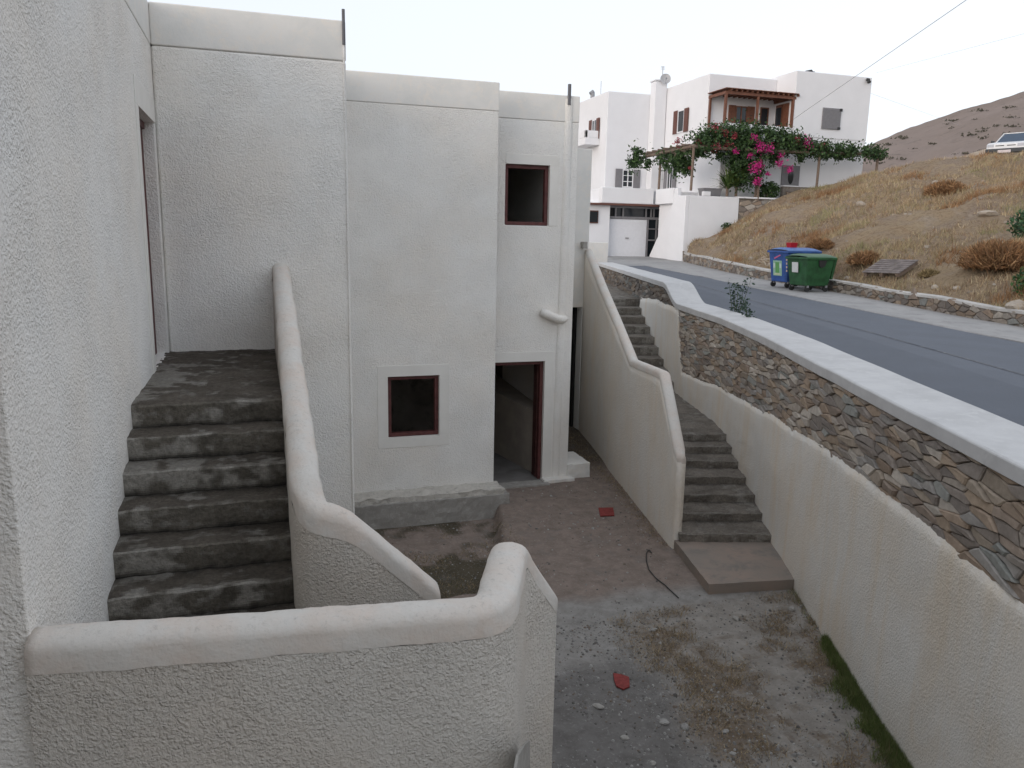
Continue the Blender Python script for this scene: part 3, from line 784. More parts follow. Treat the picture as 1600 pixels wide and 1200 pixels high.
# low stone wall across the road
lw=thing('roadside_wall','low rubble stone wall with thin white top at the foot of the dry slope','wall',(16,19,2.7))
LS=[0]
for a,b in zip(LW,LW[1:]): LS.append(LS[-1]+math.dist(a,b))
def l_at(s,off=0):
    s=clamp(s,0,LS[-1])
    y=float(np.interp(s,LS,[p[1] for p in LW])); x=float(np.interp(s,LS,[p[0] for p in LW]))
    s1=min(s+1,LS[-1]); s0=max(s-1,0); dx=float(np.interp(s1,LS,[p[0] for p in LW])-np.interp(s0,LS,[p[0] for p in LW])); dy=float(np.interp(s1,LS,[p[1] for p in LW])-np.interp(s0,LS,[p[1] for p in LW])); l=math.hypot(dx,dy)
    return (x-dy/l*off,y+dx/l*off)
def lwh(y): return .34+.05*N3(0,y,0,.5)+.08*sstep(22,30,y)
mb=MB(); n=160
for i in range(n+1):
    s=LS[-1]*i/n
    y=l_at(s)[1]; h=road_z(y)+lwh(y)
    for (o,z) in ((0,road_z(y)-.3),(0,h),(-.3,h),(-.3,road_z(y)-.3)): mb.vert(*l_at(s,o),z)
for i in range(n):
    for j in range(4): a=i*4+j; b=i*4+(j+1)%4; mb.face((a,a+4,b+4,b)[::-1])
mb.build('wall_core',M_mortar,lw)
cells=voro(float(np.interp(6,[p[1] for p in LW],LS)),LS[-1],-.1,.5,.26,.1,.2,9)
mb=MB(); stones(mb,[c for c in cells],lambda s,z,o:(*l_at(s,o+.004),road_z(l_at(s)[1])+z),lambda s,z,c: -.02<z<lwh(l_at(s)[1])-.02,gap=.012,pmax=.04,dark=1.35)
mb.build('rubble_stonework',M_stone,lw)
mb=MB(); n=260; pr=[(.03,-.03),(.035,.03),(-.12,.045),(-.3,.03),(-.3,-.03)]; k=len(pr)
for i in range(n+1):
    s=LS[-1]*i/n; y=l_at(s)[1]
    for (o,z) in pr: mb.vert(*l_at(s,o+.02*N3(s,0,0,.9)),road_z(y)+lwh(y)+z+.015*N3(s,o,0,1.3))
for i in range(n):
    for j in range(k): a=i*k+j; b=i*k+(j+1)%k; mb.face((a,a+k,b+k,b))
mb.build('coping',plain('limewashed_top',(.58,.56,.53),.9,0,.2,.3,2),lw,smooth=False)

# ------------------------------------------------------------------ dry hillside
def bp(px,py): 
    p=onP(px,py,RZ0+.40); return p
C_=[(bp(1067,393),Vector((22.5,34.42,4.05))),
    (bp(1112,406),onY(1155,345,34.35)),(bp(1160,417),onY(1232,302,34.3)),(bp(1202,427),onY(1290,290,34.2)),
    (bp(1250,437),onY(1352,275,34.0)),(bp(1307,447),onY(1420,258,33)),(bp(1380,459),onY(1490,247,31)),(bp(1450,470),onY(1550,241,29.5)),
    (bp(1530,480),onY(1620,237,28)),(bp(1600,489),onY(1700,230,26)),
    (Vector((14.6,7,road_z(7)+.4)),Vector((33,19,8.6))),(Vector((14.2,1,road_z(1)+.4)),Vector((33,8,8.9))),
    (Vector((13.8,-10,road_z(-10)+.4)),Vector((33,-10,9.0))),(Vector((13.4,-30,road_z(-30)+.4)),Vector((33,-32,9.0)))]
def c_at(u):
    f=u*(len(C_)-1); i=min(int(f),len(C_)-2); t=f-i
    def cr(k):
        p=[C_[max(0,min(len(C_)-1,i+d))][k] for d in (-1,0,1,2)]
        t2=t*t;t3=t2*t
        return p[0]*(-.5*t+t2-.5*t3)+p[1]*(1-2.5*t2+1.5*t3)+p[2]*(.5*t+2*t2-1.5*t3)+p[3]*(-.5*t2+.5*t3)
    yb=C_[i][0].lerp(C_[i+1][0],t).y; base=Vector((lx(yb)+.2,yb,road_z(yb)+lwh(yb)-.02))
    return base, cr(1) if 0<i<len(C_)-2 else C_[i][1].lerp(C_[i+1][1],t)
def hill(u,v):
    a,b=c_at(u)
    if v<=.8:
        t=v/.8; p=a.lerp(b,t); Lh=(b-a).length
        bow=.10*math.sin(math.pi*t)*(1+.5*N3(u*9,t*2,0)) ; e=sstep(0,.08,t)*sstep(1,.93,t)
        p.z+= e*(bow*Lh*.12 + .55*N3(p.x,p.y,0,.22)+.28*N3(p.x,p.y,5,.6)+.12*N3(p.x,p.y,8,1.7))
        p.z+= .05*N3(p.x,p.y,2,3)*sstep(0,.03,t)
        return p
    t=(v-.8)/.2; d=(b-a); d.z=0; d.normalize()
    p=b+d*(t**1.6)*70; p.z=b.z-.02*(t**1.6)*70 -.35*sstep(0,.03,t)
    return p
mb=MB(); mb.grid(hill,220,130)
def hill_mat():
    m,nt,b=nodes('dry_grass_slope'); v=pos(nt)
    f=noise_n(nt,v,.35,5,.65,.6); f2=noise_n(nt,v,1.6,6,.7,.4); f3=noise_n(nt,v,9,6,.75)
    c=mixc(nt,mapr(nt,f,.38,.62),(.33,.25,.165),(.285,.225,.175))
    c=mixc(nt,mapr(nt,f2,.48,.66,0,.75),c,(.37,.29,.19))
    f4=noise_n(nt,v,.75,5,.7,.8)
    c=mixc(nt,mapr(nt,f4,.54,.68,0,.8),c,(.37,.31,.25)); c=mixc(nt,mapr(nt,f4,.44,.30,0,.6),c,(.22,.125,.07))
    c=mixc(nt,mapr(nt,f3,.3,.52,.7,0),c,(.14,.095,.06))
    c=mixc(nt,mapr(nt,f3,.62,.75,0,.6),c,(.40,.33,.25))
    L(nt,c,b.inputs['Base Color']); b.inputs['Roughness'].default_value=1; b.inputs['Specular IOR Level'].default_value=.05
    L(nt,bump(nt,math_n(nt,'ADD',f3,f2),.12,.9),b.inputs['Normal']); return m
mb.build('hillside',hill_mat(),kind='structure',smooth=True)

# pale track bank behind the crest
mb=MB(); a=onY(1478,250,40); b=onY(1600,212,40)
def bank(u,v):
    p=onY(1474+170*u,250-42*sstep(0,1,u),40); 
    return Vector((p.x,40+ (v)*3,p.z-abs(v-.3)*(1.5 if v<.3 else 1.0)-1.2*(v<.01)+.1*N3(u*10,v*4,0)))
mb.grid(bank,40,12); mb.build('track_bank',rough_mat('pale_track_earth',[(.40,.33,.26),(.33,.26,.19)],.6,.05,5),kind='structure',smooth=True)

# far mountain
prof_m=[(-3,.018),(0,.02),(10,.02),(18,.02),(30,.03),(38,.055)]
def far(u,v):
    # u along the ridge (in world heading), v from foot to beyond ridge
    px=700+u*1900
    ky=[(700,330),(900,305),(1100,278),(1250,250),(1330,233),(1365,224),(1400,208),(1440,193),(1480,180),(1500,172),(1550,159),(1600,143),(1700,112),(1900,70),(2200,40),(2600,20)]
    py=float(np.interp(px,[k[0] for k in ky],[k[1] for k in ky]))
    d=ray(px,py); h=Vector((d.x,d.y,0)); tanv=d.z/h.length; hd=h.normalized()
    Rr=420+ 60*u; top=H+tanv*Rr
    if v<=.7:
        t=v/.7; r=70+(Rr-70)*t; z=3.0+(top-3)*(t**1.25)
        z+= math.sin(math.pi*t)*(6*N3(u*14,t*3,0)+2.5*N3(u*40,t*9,2))
    else:
        t=(v-.7)/.3; r=Rr+t*300; z=top-(top-3)*t
    z+= .5*N3(u*120,v*30,0)
    return Vector((hd.x*r,hd.y*r,z))
mb=MB(); mb.grid(far,260,60)
def far_mat():
    m,nt,b=nodes('mountain_scrub'); v=pos(nt)
    f=noise_n(nt,v,.018,6,.6,.5); f2=noise_n(nt,v,.12,6,.72); f3=noise_n(nt,v,.5,4,.7)
    c=mixc(nt,mapr(nt,f,.4,.62),(.235,.19,.165),(.27,.22,.195))
    c=mixc(nt,mapr(nt,f2,.57,.66,0,.45),c,(.11,.095,.08))
    c=mixc(nt,mapr(nt,f3,.6,.75,0,.3),c,(.12,.11,.08))
    L(nt,c,b.inputs['Base Color']); b.inputs['Roughness'].default_value=1; b.inputs['Specular IOR Level'].default_value=.03
    L(nt,bump(nt,f2,2.0,.6),b.inputs['Normal']); return m
FM=mb.build('far_hill',far_mat(),kind='structure',smooth=True)

#PART2
# ------------------------------------------------------------------ white house
HS=thing('white_house','large whitewashed two storey house with flat roofs, brown shutters and vine terrace','house',(20,36,3.2))
def hb(name,boxes,mat=None,bev=.05):
    mb=MB()
    for b in boxes: mb.box(*b)
    return mb.build(name,mat or M_white,HS,bevel=bev,seg=3)
XB=22.67
hb('wall',[(XB,37.57,9.7,26.82,49,12.72)])                         # upper west block
hb('wall',[(XB,36.0,5.9,31.6,49,9.72)])                            # ground storey
hb('wall',[(26.82,35.97,9.62,31.62,49,12.9)])                      # upper east block
hb('wall',[(19.25,42.64,6.7,XB-.02,50.5,12.42)])                   # north-west block
hb('chimney',[(21.9,42.0,6.7,22.64,42.62,13.05)],bev=.03)
hb('chimney_cap',[(21.84,41.94,13.06,22.66,42.68,13.14)],bev=.02)
hb('balcony',[(18.35,43.6,9.55,19.24,47.5,9.95),(18.35,43.6,9.95,18.5,47.5,10.35),(18.35,43.6,9.95,19.24,43.75,10.35)],bev=.02)
hb('balcony_edge',[(XB+.01,35.99,9.73,26.8,36.16,10.08),(XB+.01,36.16,9.73,XB+.16,37.55,10.0)],bev=.03)
# garage level
gz=road_z(38)+.02
G=[onY(951,400,38),onY(951,342,38),onY(1015,342,38)]
hb('garage_wall',[(16.2,38.0,2.9,G[0].x-.02,50,5.95),(16.2,38.0,5.95,20.9,38.3,6.0),(G[0].x-.02,38.6,2.9,21.4,38.8,5.95)],bev=.02)
hb('terrace_parapet',[(16.9,37.7,5.98,19.88,38.0,6.78),(16.9,38.0,6.0,XB-.02,42.6,6.72)],bev=.04)
hb('garage_beam',[(16.2,37.66,5.88,20.6,37.98,5.975)],M_shutbr,bev=.005)
mb=MB(); mb.box(G[0].x,38.3,gz,G[2].x,38.36,5.2); 
gd=mb.build('garage_door',plain('white_metal_door',(.72,.73,.76),.5,.0,.4,.05),HS)
mb=MB(); mb.box((G[0].x+G[2].x)/2-.08,38.25,gz+.95,(G[0].x+G[2].x)/2+.1,38.3,gz+1.02); mb.build('handle',M_grey,gd)
mb=MB(); x0=G[0].x-.02;
for (a,b,c,d) in ((x0,5.22,20.9,5.34),(x0,5.78,20.9,5.87)): mb.box(a,38.25,b,c,38.34,d)
for xx in (x0,x0+.42,x0+.85,x0+2.2,x0+2.5,20.2,20.8): mb.box(xx,38.26,5.34,xx+.07,38.33,5.78)
for xx in (G[2].x+.02,G[2].x+.55,20.75): mb.box(xx,38.26,gz,xx+.08,38.33,5.22)
mb.box(G[2].x+.1,38.26,4.1,20.8,38.33,4.18); mb.box(G[2].x+.1,38.26,4.7,20.8,38.33,4.76)
gf=mb.build('garage_window_frame',M_shutgr,HS)
mb=MB(); mb.box(x0,38.40,5.3,20.9,38.42,5.8); mb.box(G[2].x+.1,38.40,gz,20.8,38.42,5.22); mb.build('pane',M_glass,gf)
mb=MB(); mb.box(16.3,37.93,4.95,16.85,38.0,5.6); gw=mb.build('window',M_shutbr,HS); mb=MB(); mb.box(16.36,37.9,5.0,16.8,37.935,5.55); mb.build('pane',M_glass,gw)
# terrace retaining block with the sloping stair flank
mb=MB(); X=19.92
mb.prism([(X,34.5,2.9),(X,37.95,2.9),(X,37.95,3.35),(X,35.75,6.0),(X,35.65,6.7),(X,35.35,6.72),(X,35.3,6.33),(X,34.5,6.33)],(.22,0,0))
mb.box(X+.22,34.5,2.9,22.95,34.72,6.33); mb.box(X+.25,34.72,2.9,XB+4,36.0,6.1); mb.box(X+.25,36,2.9,XB-.03,37.6,6.1)
mb.box(X+.0,35.75,5.98,X+.22,37.6,6.75)
mb.build('terrace_wall',M_white,HS,bevel=.03,seg=2)
mb=MB(); mb.box(20.9,34.50,6.335,21.3,34.70,6.55); mb.build('terrace_pier',M_white,HS,bevel=.02)
TS=thing('terrace_stone_wall','brown rubble stone terrace wall next to the white terrace corner','wall',(24,34.5,4.5))
mb=MB(); mb.box(22.96,34.56,3.5,25.7,34.8,6.28); mb.box(25.9,35.1,6.2,29.5,35.3,7.0); mb.build('wall_core',M_mortar,TS)
cells=voro(-1,7.5,-.5,4,.42,.17,.2,14); mb=MB()
stones(mb,cells,lambda s,z,o:(22.96+s,34.555-o if s<2.75 else 35.095-o,3.5+z),lambda s,z,c:(.15<s<2.6 and z<2.72) or (3.1<s<6.35 and 2.8<z<3.42),gap=.02,pmax=.06,dark=1.7)
mb.build('rubble_stonework',M_stone,TS)
mb=MB(); mb.box(22.9,34.45,6.285,25.75,34.85,6.36); mb.box(25.88,35.06,7.0,29.52,35.34,7.05); mb.build('coping',M_white,TS)

def rect(p0,p1,f): a=f(*p0); b=f(*p1); return a,b
def window_y(name,px0,py0,px1,py1,Y,frame=M_white,shut=None,n=2,bars=0,sides='lr',deep=.1):
    """window on a wall facing -Y; photo rectangle -> world extents"""
    a=onY(px0,(py0+py1)/2,Y); b=onY(px1,(py0+py1)/2,Y); zt=onY((px0+px1)/2,py0,Y).z; zb=onY((px0+px1)/2,py1,Y).z
    return win_box(name,('y',Y),a.x,b.x,zb,zt,frame,shut,n,bars,sides)
def window_x(name,px0,py0,px1,py1,X,frame=M_white,shut=None,n=2,bars=0,sides='lr'):
    a=onX(px0,(py0+py1)/2,X); b=onX(px1,(py0+py1)/2,X); zt=onX((px0+px1)/2,py0,X).z; zb=onX((px0+px1)/2,py1,X).z
    return win_box(name,('x',X),min(a.y,b.y),max(a.y,b.y),zb,zt,frame,shut,n,bars,sides)
def win_box(name,pl,s0,s1,z0,z1,frame,shut,n,bars,sides):
    ax_,c=pl
    def bx(mb,a,b,d0,d1,lo,hi):
        if ax_=='y': mb.box(a,c-d1,lo,b,c-d0,hi)
        else: mb.box(c-d1,a,lo,c-d0,b,hi)
    w=(s1-s0); sw=w*.28 if shut else 0
    i0=s0+(sw if (shut and 'l' in sides) else 0); i1=s1-(sw if (shut and 'r' in sides) else 0)
    mb=MB(); t=.06
    bx(mb,i0,i0+t,.0,.04,z0,z1); bx(mb,i1-t,i1,.0,.04,z0,z1); bx(mb,i0+t,i1-t,.0,.04,z0,z0+t); bx(mb,i0+t,i1-t,.0,.04,z1-t,z1)
    for k in range(1,n): x=i0+(i1-i0)*k/n; bx(mb,x-.03,x+.03,.0,.038,z0+t,z1-t)
    for k in range(1,bars+1): z=z0+(z1-z0)*k/(bars+1); bx(mb,i0+t,i1-t,.0,.03,z-.018,z+.018)
    fr=mb.build(name,frame,HS)
    mb=MB(); bx(mb,i0+t*.5,i1-t*.5,.0,.012,z0+t*.5,z1-t*.5); mb.build('pane',M_glass,fr)
    if shut:
        for sd in sides:
            mb=MB(); a,b=(s0,i0) if sd=='l' else (i1,s1)
            bx(mb,a+.01,b-.01,.02,.06,z0-.02,z1+.02)
            nn=int((z1-z0)/.09)
            for k in range(nn): z=z0+.03+k*.09; bx(mb,a+.05,b-.05,.06,.07,z,z+.05)
            mb.build('shutter',shut,fr)
    return fr
window_y('window',961,265,1000,293,42.62,M_white,M_shutgr,2,2)
window_x('window',921,187,937,218,19.22,M_white,M_shutbr,2,0)
window_x('window',1053,172,1076,207,XB-.02,M_white,M_shutbr,1,0)
window_x('window',1038,258,1057,296,XB-.02,M_white,M_shutgr,2,0)
window_x('door',1018,262,1032,297,XB-.02,plain('tan_door',(.36,.22,.13),.6),None,1,0)
window_y('balcony_window',1137,166,1178,196,37.55,M_wood,M_wood,2,0)
window_y('balcony_door',1187,168,1200,198,37.55,M_wood,None,1,0)
mb=MB(); a=onY(1286,168,35.95); b=onY(1311,203,35.95); mb.box(a.x,35.90,b.z,b.x,35.96,a.z)
for k in range(13): z=b.z+.04+k*(a.z-b.z-.08)/13; mb.box(a.x+.05,35.885,z,b.x-.05,35.90,z+.055)
sw=mb.build('shutter',M_shutgr,HS); mb=MB(); mb.box(b.x-.12,35.86,a.z-.14,b.x+.04,35.9,a.z+.0); mb.build('hinge',M_dark,sw)
mb=MB(); mb.box(b.x-.16,35.86,b.z,b.x,35.9,b.z+.12); mb.build('hinge',M_dark,sw)
mb=MB(); a=onY(1222,258,35.98); b=onY(1247,290,35.98); mb.box(a.x,35.93,6.8,b.x,35.99,a.z); dd=mb.build('door',M_shutgr,HS,bevel=.01)
mb=MB(); c=(a.x+b.x)/2; mb.prism([(c+.17*math.cos(t*math.pi/8),35.925,7.55+.36*math.sin(t*math.pi/8)) for t in range(16)],(0,-.01,0)); mb.build('oval_pane',M_glass,dd)
# wooden french doors on the flank of the east block, opening on the balcony
mb=MB(); 
for (y0,y1) in ((36.35,36.8),(36.85,37.4)): mb.box(26.74,y0,9.85,26.80,y1,11.35)
fd=mb.build('balcony_door',M_wood,HS); mb=MB(); mb.box(26.72,36.9,10.3,26.745,37.35,11.2); mb.build('pane',M_glass,fd)
# balcony pergola
PG=MB(); 
PG.box(XB+.0,35.95,11.46,26.9,36.07,11.6); PG.box(XB+.02,36.07,11.46,XB+.14,37.57,11.6); PG.box(26.7,36.07,11.46,26.82,37.57,11.6)
for i in range(14): x=XB+.25+i*.31; PG.box(x,35.85,11.6,x+.07,37.57,11.7)
PG.box(XB-.05,35.8,11.70,26.95,37.56,11.735)
pg=PG.build('pergola_roof',M_wood,HS)
for x in (XB+.02,26.7): 
    mb=MB(); mb.box(x,35.95,10.05,x+.12,36.07,11.46); mb.build('pergola_post',M_wood,HS)
mb=MB(); mb.box(XB+.02,37.4,10.0,XB+.12,37.5,11.46); mb.build('pergola_post',M_wood,HS)
mb=MB(); p=onY(1183,160,36.0); mb.box(p.x,35.96,10.0,p.x+.1,36.06,11.46); mb.build('pergola_post',M_wood,HS)
# dish, antennae, lamps, chimney cowls
SD=thing('satellite_dish','grey round satellite dish on top of the slender white chimney','satellite dish',(22.5,42.2,13.1))
mb=MB(); c=onY(1040,123,41.8); 
dn=(Vector((-.35,-.9,.25))).normalized(); t1=dn.cross(Vector((0,0,1))).normalized(); t2=t1.cross(dn)
def dish(u,v):
    r=.30*u; a=2*math.pi*v; return c+t1*math.cos(a)*r+t2*math.sin(a)*r-dn*(.09*(1-u*u))
mb.grid(dish,5,24); mb.build('reflector',plain('dish_grey',(.42,.42,.43),.5),SD,smooth=True)
mb=MB(); mb.tube([c-dn*.1,c-dn*.1+Vector((0,.2,-.15)),(c.x-.1,42.2,13.14)],.03,8); mb.build('bracket',M_grey,SD)
mb=MB(); mb.tube([c-t2*.28,c+dn*.28-t2*.1],.012,6); mb.box(*(c+dn*.28-t2*.1-Vector((.04,.04,.04))),*(c+dn*.28-t2*.1+Vector((.04,.04,.04)))); mb.build('feed_arm',M_grey,SD)
AN=thing('antenna','thin rooftop antenna above the satellite dish','antenna',(22.2,42.3,13.1))
a=onY(1036,104,42.3); mb=MB(); mb.tube([(a.x,42.3,13.1),(a.x,42.3,a.z)],.02,6)
for k in range(3): mb.tube([(a.x-.12,42.3,a.z-.07*k),(a.x+.12,42.3,a.z-.07*k)],.01,5)
mb.build('mast',M_grey,AN)
def lamp(px,py,Y,lab):
    t=thing('wall_lamp',lab,'lamp',onY(px,py,Y)); p=onY(px,py,Y); mb=MB(); mb.box(p.x-.08,Y-.1,p.z-.03,p.x+.1,Y,p.z+.1); mb.build('bracket',M_dark,t); mb=MB(); mb.tube([(p.x,Y-.16,p.z-.12),(p.x,Y-.1,p.z+.02)],[.1,.07],10); mb.build('lamp_head',M_dark,t)
lamp(1355,126,35.9,'dark floodlight high at the right corner of the white house')
mb=MB(); p=onY(1262,110,36.5)
mb.box(p.x-.22,36.3,12.88,p.x+.3,36.7,13.0); mb.tube([(p.x-.1,36.5,12.95),(p.x+.25,36.5,13.03)],.1,8); mb.build('roof_fitting',M_dark,label='small dark fitting on the roof edge of the east block of the white house',cat='roof fitting')
mb=MB(); p=onX(921,152,19.3); mb.tube([(19.5,p.y,12.4),(19.5,p.y,12.75)],.13,10); mb.tube([(19.35,p.y,12.7),(19.55,p.y,12.85)],.12,8); mb.build('chimney_cowl',M_grey,label='small round grey cowl on the far left roof corner of the white house',cat='cowl')
mb=MB(); p=onY(940,110,46); mb.tube([(p.x,46,12.4),(p.x,46,13.6)],.015,6); mb.build('antenna_rod',M_grey,label='bare thin antenna rod on the far left roof of the white house',cat='antenna')

# lower vine pergola
VP=thing('vine_pergola','wooden terrace pergola with pole posts carrying the flowering vine','pergola',(22,35,6.3))
mb=MB(); mb.tube([(19.98,40.2,8.52),(20.12,34.3,8.64)],.075,8); mb.build('side_beam',M_polewood,VP)
mb=MB(); mb.tube([(20.0,34.5,8.6),(24,34.45,8.62),(28,34.4,8.7),(31.3,34.5,8.8)],.075,8); mb.build('front_beam',M_polewood,VP)
for i in range(9):
    mb=MB(); y=34.8+i*.62; mb.tube([(19.75,y,8.72),(22.6,y,8.75)],.045,6); mb.build('rafter',M_polewood,VP)
for (x,y,zb) in ((20.12,34.4,6.55),(20.03,37.5,6.72),(27.45,34.45,6.9),(24.0,34.5,6.2),(31.15,34.5,6.9)):
    mb=MB(); mb.tube([(x,y,zb),(x+.02,y,8.6)],.065,8); mb.build('post',M_polewood,VP)
# planting
def leafcloud(mb,fn,n,size,cols,flat=0.0):
    for _ in range(n):
        p=fn(); 
        if p is None: continue
        p=Vector(p); s=size*random.uniform(.6,1.3); a=Vector((random.gauss(0,1),random.gauss(0,1),random.gauss(0,1)*(1-flat))).normalized()
        b=a.cross(Vector((random.gauss(0,1),random.gauss(0,1),random.gauss(0,1)))).normalized()
        c=random.choice(cols); f=random.uniform(.65,1.35); c=tuple(v*f for v in c)
        mb.poly([p-a*s,p-b*s*.5,p+a*s,p+b*s*.5],c)
GRN=[(.035,.075,.022),(.05,.10,.03),(.025,.055,.018),(.065,.12,.035),(.04,.07,.03)]
BG=thing('climbing_vine','big green bougainvillea vine with magenta flowers spread over the pergola','climbing plant',(24,34.5,6.3))
clumps=[]
def blob(c,r,dens=1): clumps.append((Vector(c),Vector(r)))
k=onY
def bl(px,py,Y,rx,rz,ry=None): p=onY(px,py,Y); blob(p,(rx,ry or rx*.8,rz))
for (px,py,Y,rx,rz) in [(995,245,39.0,.35,.5),(990,258,39.3,.3,.35),(1012,256,38.6,.3,.3),(1040,250,37,.45,.35),(1058,258,36.2,.5,.5),(1066,246,35.5,.45,.35),(1090,238,34.8,.35,.3),(1075,262,35.6,.25,.35),
    (1100,215,35,.7,.35),(1120,207,35,.8,.35),(1148,207,35,.9,.45),(1170,215,35,.9,.55),(1140,222,34.9,.8,.45),(1155,235,34.7,.7,.6),(1172,250,34.6,.65,.7),(1150,255,34.6,.45,.7),(1185,232,34.7,.7,.5),(1180,270,34.5,.4,.55),(1160,278,34.5,.35,.5),
    (1195,213,35,.8,.4),(1215,212,35,.8,.4),(1235,222,35,.7,.35),(1255,230,34.5,.7,.36),(1275,234,34.5,.7,.34),(1225,228,34.4,.6,.36),(1100,230,34.5,.4,.3),(1298,234,34.5,.8,.34),(1320,236,34.5,.8,.34),(1345,238,34.5,.8,.32),(1366,238,34.7,.55,.26),(1372,243,34.6,.3,.2),
    (1240,236,34.8,.5,.25),(1290,242,34.7,.5,.25),(1312,242,34.8,.4,.2),(1250,244,34.7,.2,.25),(1210,245,34.7,.25,.35),(1120,242,35,.3,.3),(1105,228,35,.5,.3),(1220,222,34.8,.6,.35)]: bl(px,py,Y,rx,rz)
def inclump():
    c,r=random.choices(clumps,weights=[x[1].x*x[1].z+.05 for x in clumps])[0]
    d=Vector((random.gauss(0,.58),random.gauss(0,.58),random.gauss(0,.58)))
    q=c+Vector((d.x*r.x,d.y*r.y,d.z*r.z))
    if N3(*q,2.6)<-.12: return None
    return q
mb=MB(); leafcloud(mb,inclump,34000,.085,GRN); mb.build('foliage',M_leaf,BG)
MAG=[(.55,.02,.22),(.65,.04,.30),(.42,.02,.15)]; RED=[(.35,.05,.07),(.30,.07,.08)]
mb=MB()
for (px,py,Y,r,cs) in [(1178,215,34.2,.16,MAG),(1190,231,34.0,.25,MAG),(1202,232,33.95,.22,MAG),(1187,225,34.1,.15,MAG),(1180,262,33.8,.28,MAG),(1186,257,33.8,.15,MAG),(1184,284,33.9,.2,MAG),(1218,255,34.2,.18,MAG),(1234,265,34.1,.15,MAG),(1260,222,34.3,.25,MAG),(1265,226,34.2,.15,MAG),(1219,243,34.2,.13,MAG),(1150,237,34.2,.13,MAG),(1172,243,34.1,.1,MAG),
    (1285,228,34.2,.15,RED),(1115,230,34.5,.2,RED),(1120,228,34.5,.15,RED),(1138,226,34.4,.15,RED),(1092,222,34.8,.15,RED),(1060,222,35.4,.2,RED),(1245,218,34.5,.15,RED),(1133,208,34.4,.15,RED),(1148,212,34.3,.15,RED),(1118,198,34.8,.2,RED),(1078,262,34.8,.06,RED),(1200,272,34,.08,MAG)]:
    c=onY(px,py,Y)
    leafcloud(mb,lambda:c+Vector((random.gauss(0,1),random.gauss(0,1),random.gauss(0,1)))*r*.55,int(40+r*420),.05,cs)
mb.build('flowers',M_leaf,BG)
mb=MB()
for (x,y) in ((24.0,34.7),(24.3,34.9)): mb.tube(wob([(x,y,6.1+i*.3) for i in range(9)],.12,1.3),.06,7)
mb.build('trunk',M_polewood,BG)
def spiky(name,lab,cat,base,n,ln,cols,tr=.3,grp=None,up=.5):
    t=thing(name,lab,cat,base,grp); b=Vector(base); mb=MB()
    for i in range(n):
        a=random.random()*6.28; el=random.uniform(up-.3,1.35); l=ln*random.uniform(.6,1.1)
        d=Vector((math.cos(a)*math.cos(el),math.sin(a)*math.cos(el),math.sin(el))); sd=d.cross(Vector((0,0,1))).normalized()*.035
        p0=b+Vector((0,0,random.uniform(tr*.4,tr))); p1=p0+d*l*.6; p2=p0+d*l+Vector((0,0,-l*.18))
        c=random.choice(cols); f=random.uniform(.7,1.3); c=tuple(v*f for v in c)
        mb.poly([p0-sd*.5,p0+sd*.5,p1+sd,p1-sd],c); mb.poly([p1-sd,p1+sd,p2],c)
    mb.build('foliage',M_leaf,t); mb=MB(); mb.tube([b-Vector((0,0,.15)),b+Vector((0,0,tr))],.07,8); mb.build('trunk',M_polewood,t)
YUC=[(.07,.12,.03),(.10,.15,.04),(.05,.09,.025)]
p=onY(1136,302,34.9); spiky('yucca_plant','spiky yucca plant left of the magenta flowers on the terrace edge','plant',p,110,1.25,YUC,.35)
p=onY(1150,302,34.85); spiky('yucca_plant','tall yellow green yucca plant in front of the vine trunk on the terrace','plant',p,110,1.45,[(.12,.17,.04),(.08,.13,.03)],.5)
def bush(name,lab,cat,c,r,n,size,cols,mat,grp=None,stem=True,sq=.8):
    t=thing(name,lab,cat,(c[0],c[1],c[2]-r*sq),grp); c=Vector(c); mb=MB()
    def f():
        d=Vector((random.gauss(0,1),random.gauss(0,1),random.gauss(0,1))).normalized()*random.random()**.4
        q=c+Vector((d.x*r,d.y*r,d.z*r*sq)); return q if N3(*q,2.5/max(r,.3))>-.25 else None
    leafcloud(mb,f,n,size,cols); mb.build('foliage',mat,t)
    if stem:
        mb=MB()
        for i in range(5): a=i*1.3; mb.tube([c-Vector((0,0,r*sq*1.2)),c+Vector((math.cos(a)*r*.5,math.sin(a)*r*.5,r*.2))],[.03,.01],5)
        mb.build('stem',M_polewood,t)
p=onY(1200,298,34.9); bush('low_shrub','low dark green shrub under the vine beside the terrace stone wall','shrub',p,.6,1500,.07,GRN,M_leaf)
p=onY(1136,353,34.2); bush('low_shrub','scruffy green and twiggy shrub against the white terrace wall at the top of the slope','shrub',p+Vector((0,-.1,-.1)),.35,500,.06,GRN,M_leaf)
# furniture under the pergola
CH=thing('terrace_table','grey covered terrace table behind the terrace wall','table',onY(1110,300,35.3))
mb=MB(); p=onY(1110,296,35.3); mb.box(p.x-.55,35.0,p.z,p.x+.5,35.6,p.z+.05); mb.build('tabletop',M_shutgr,CH); mb=MB(); mb.hexa([(p.x-.4,35.1,6.1),(p.x+.4,35.1,6.1),(p.x+.4,35.5,6.1),(p.x-.4,35.5,6.1)],[(p.x-.54,35.02,p.z),(p.x+.49,35.02,p.z),(p.x+.49,35.58,p.z),(p.x-.54,35.58,p.z)]); mb.build('cover',M_shutgr,CH)

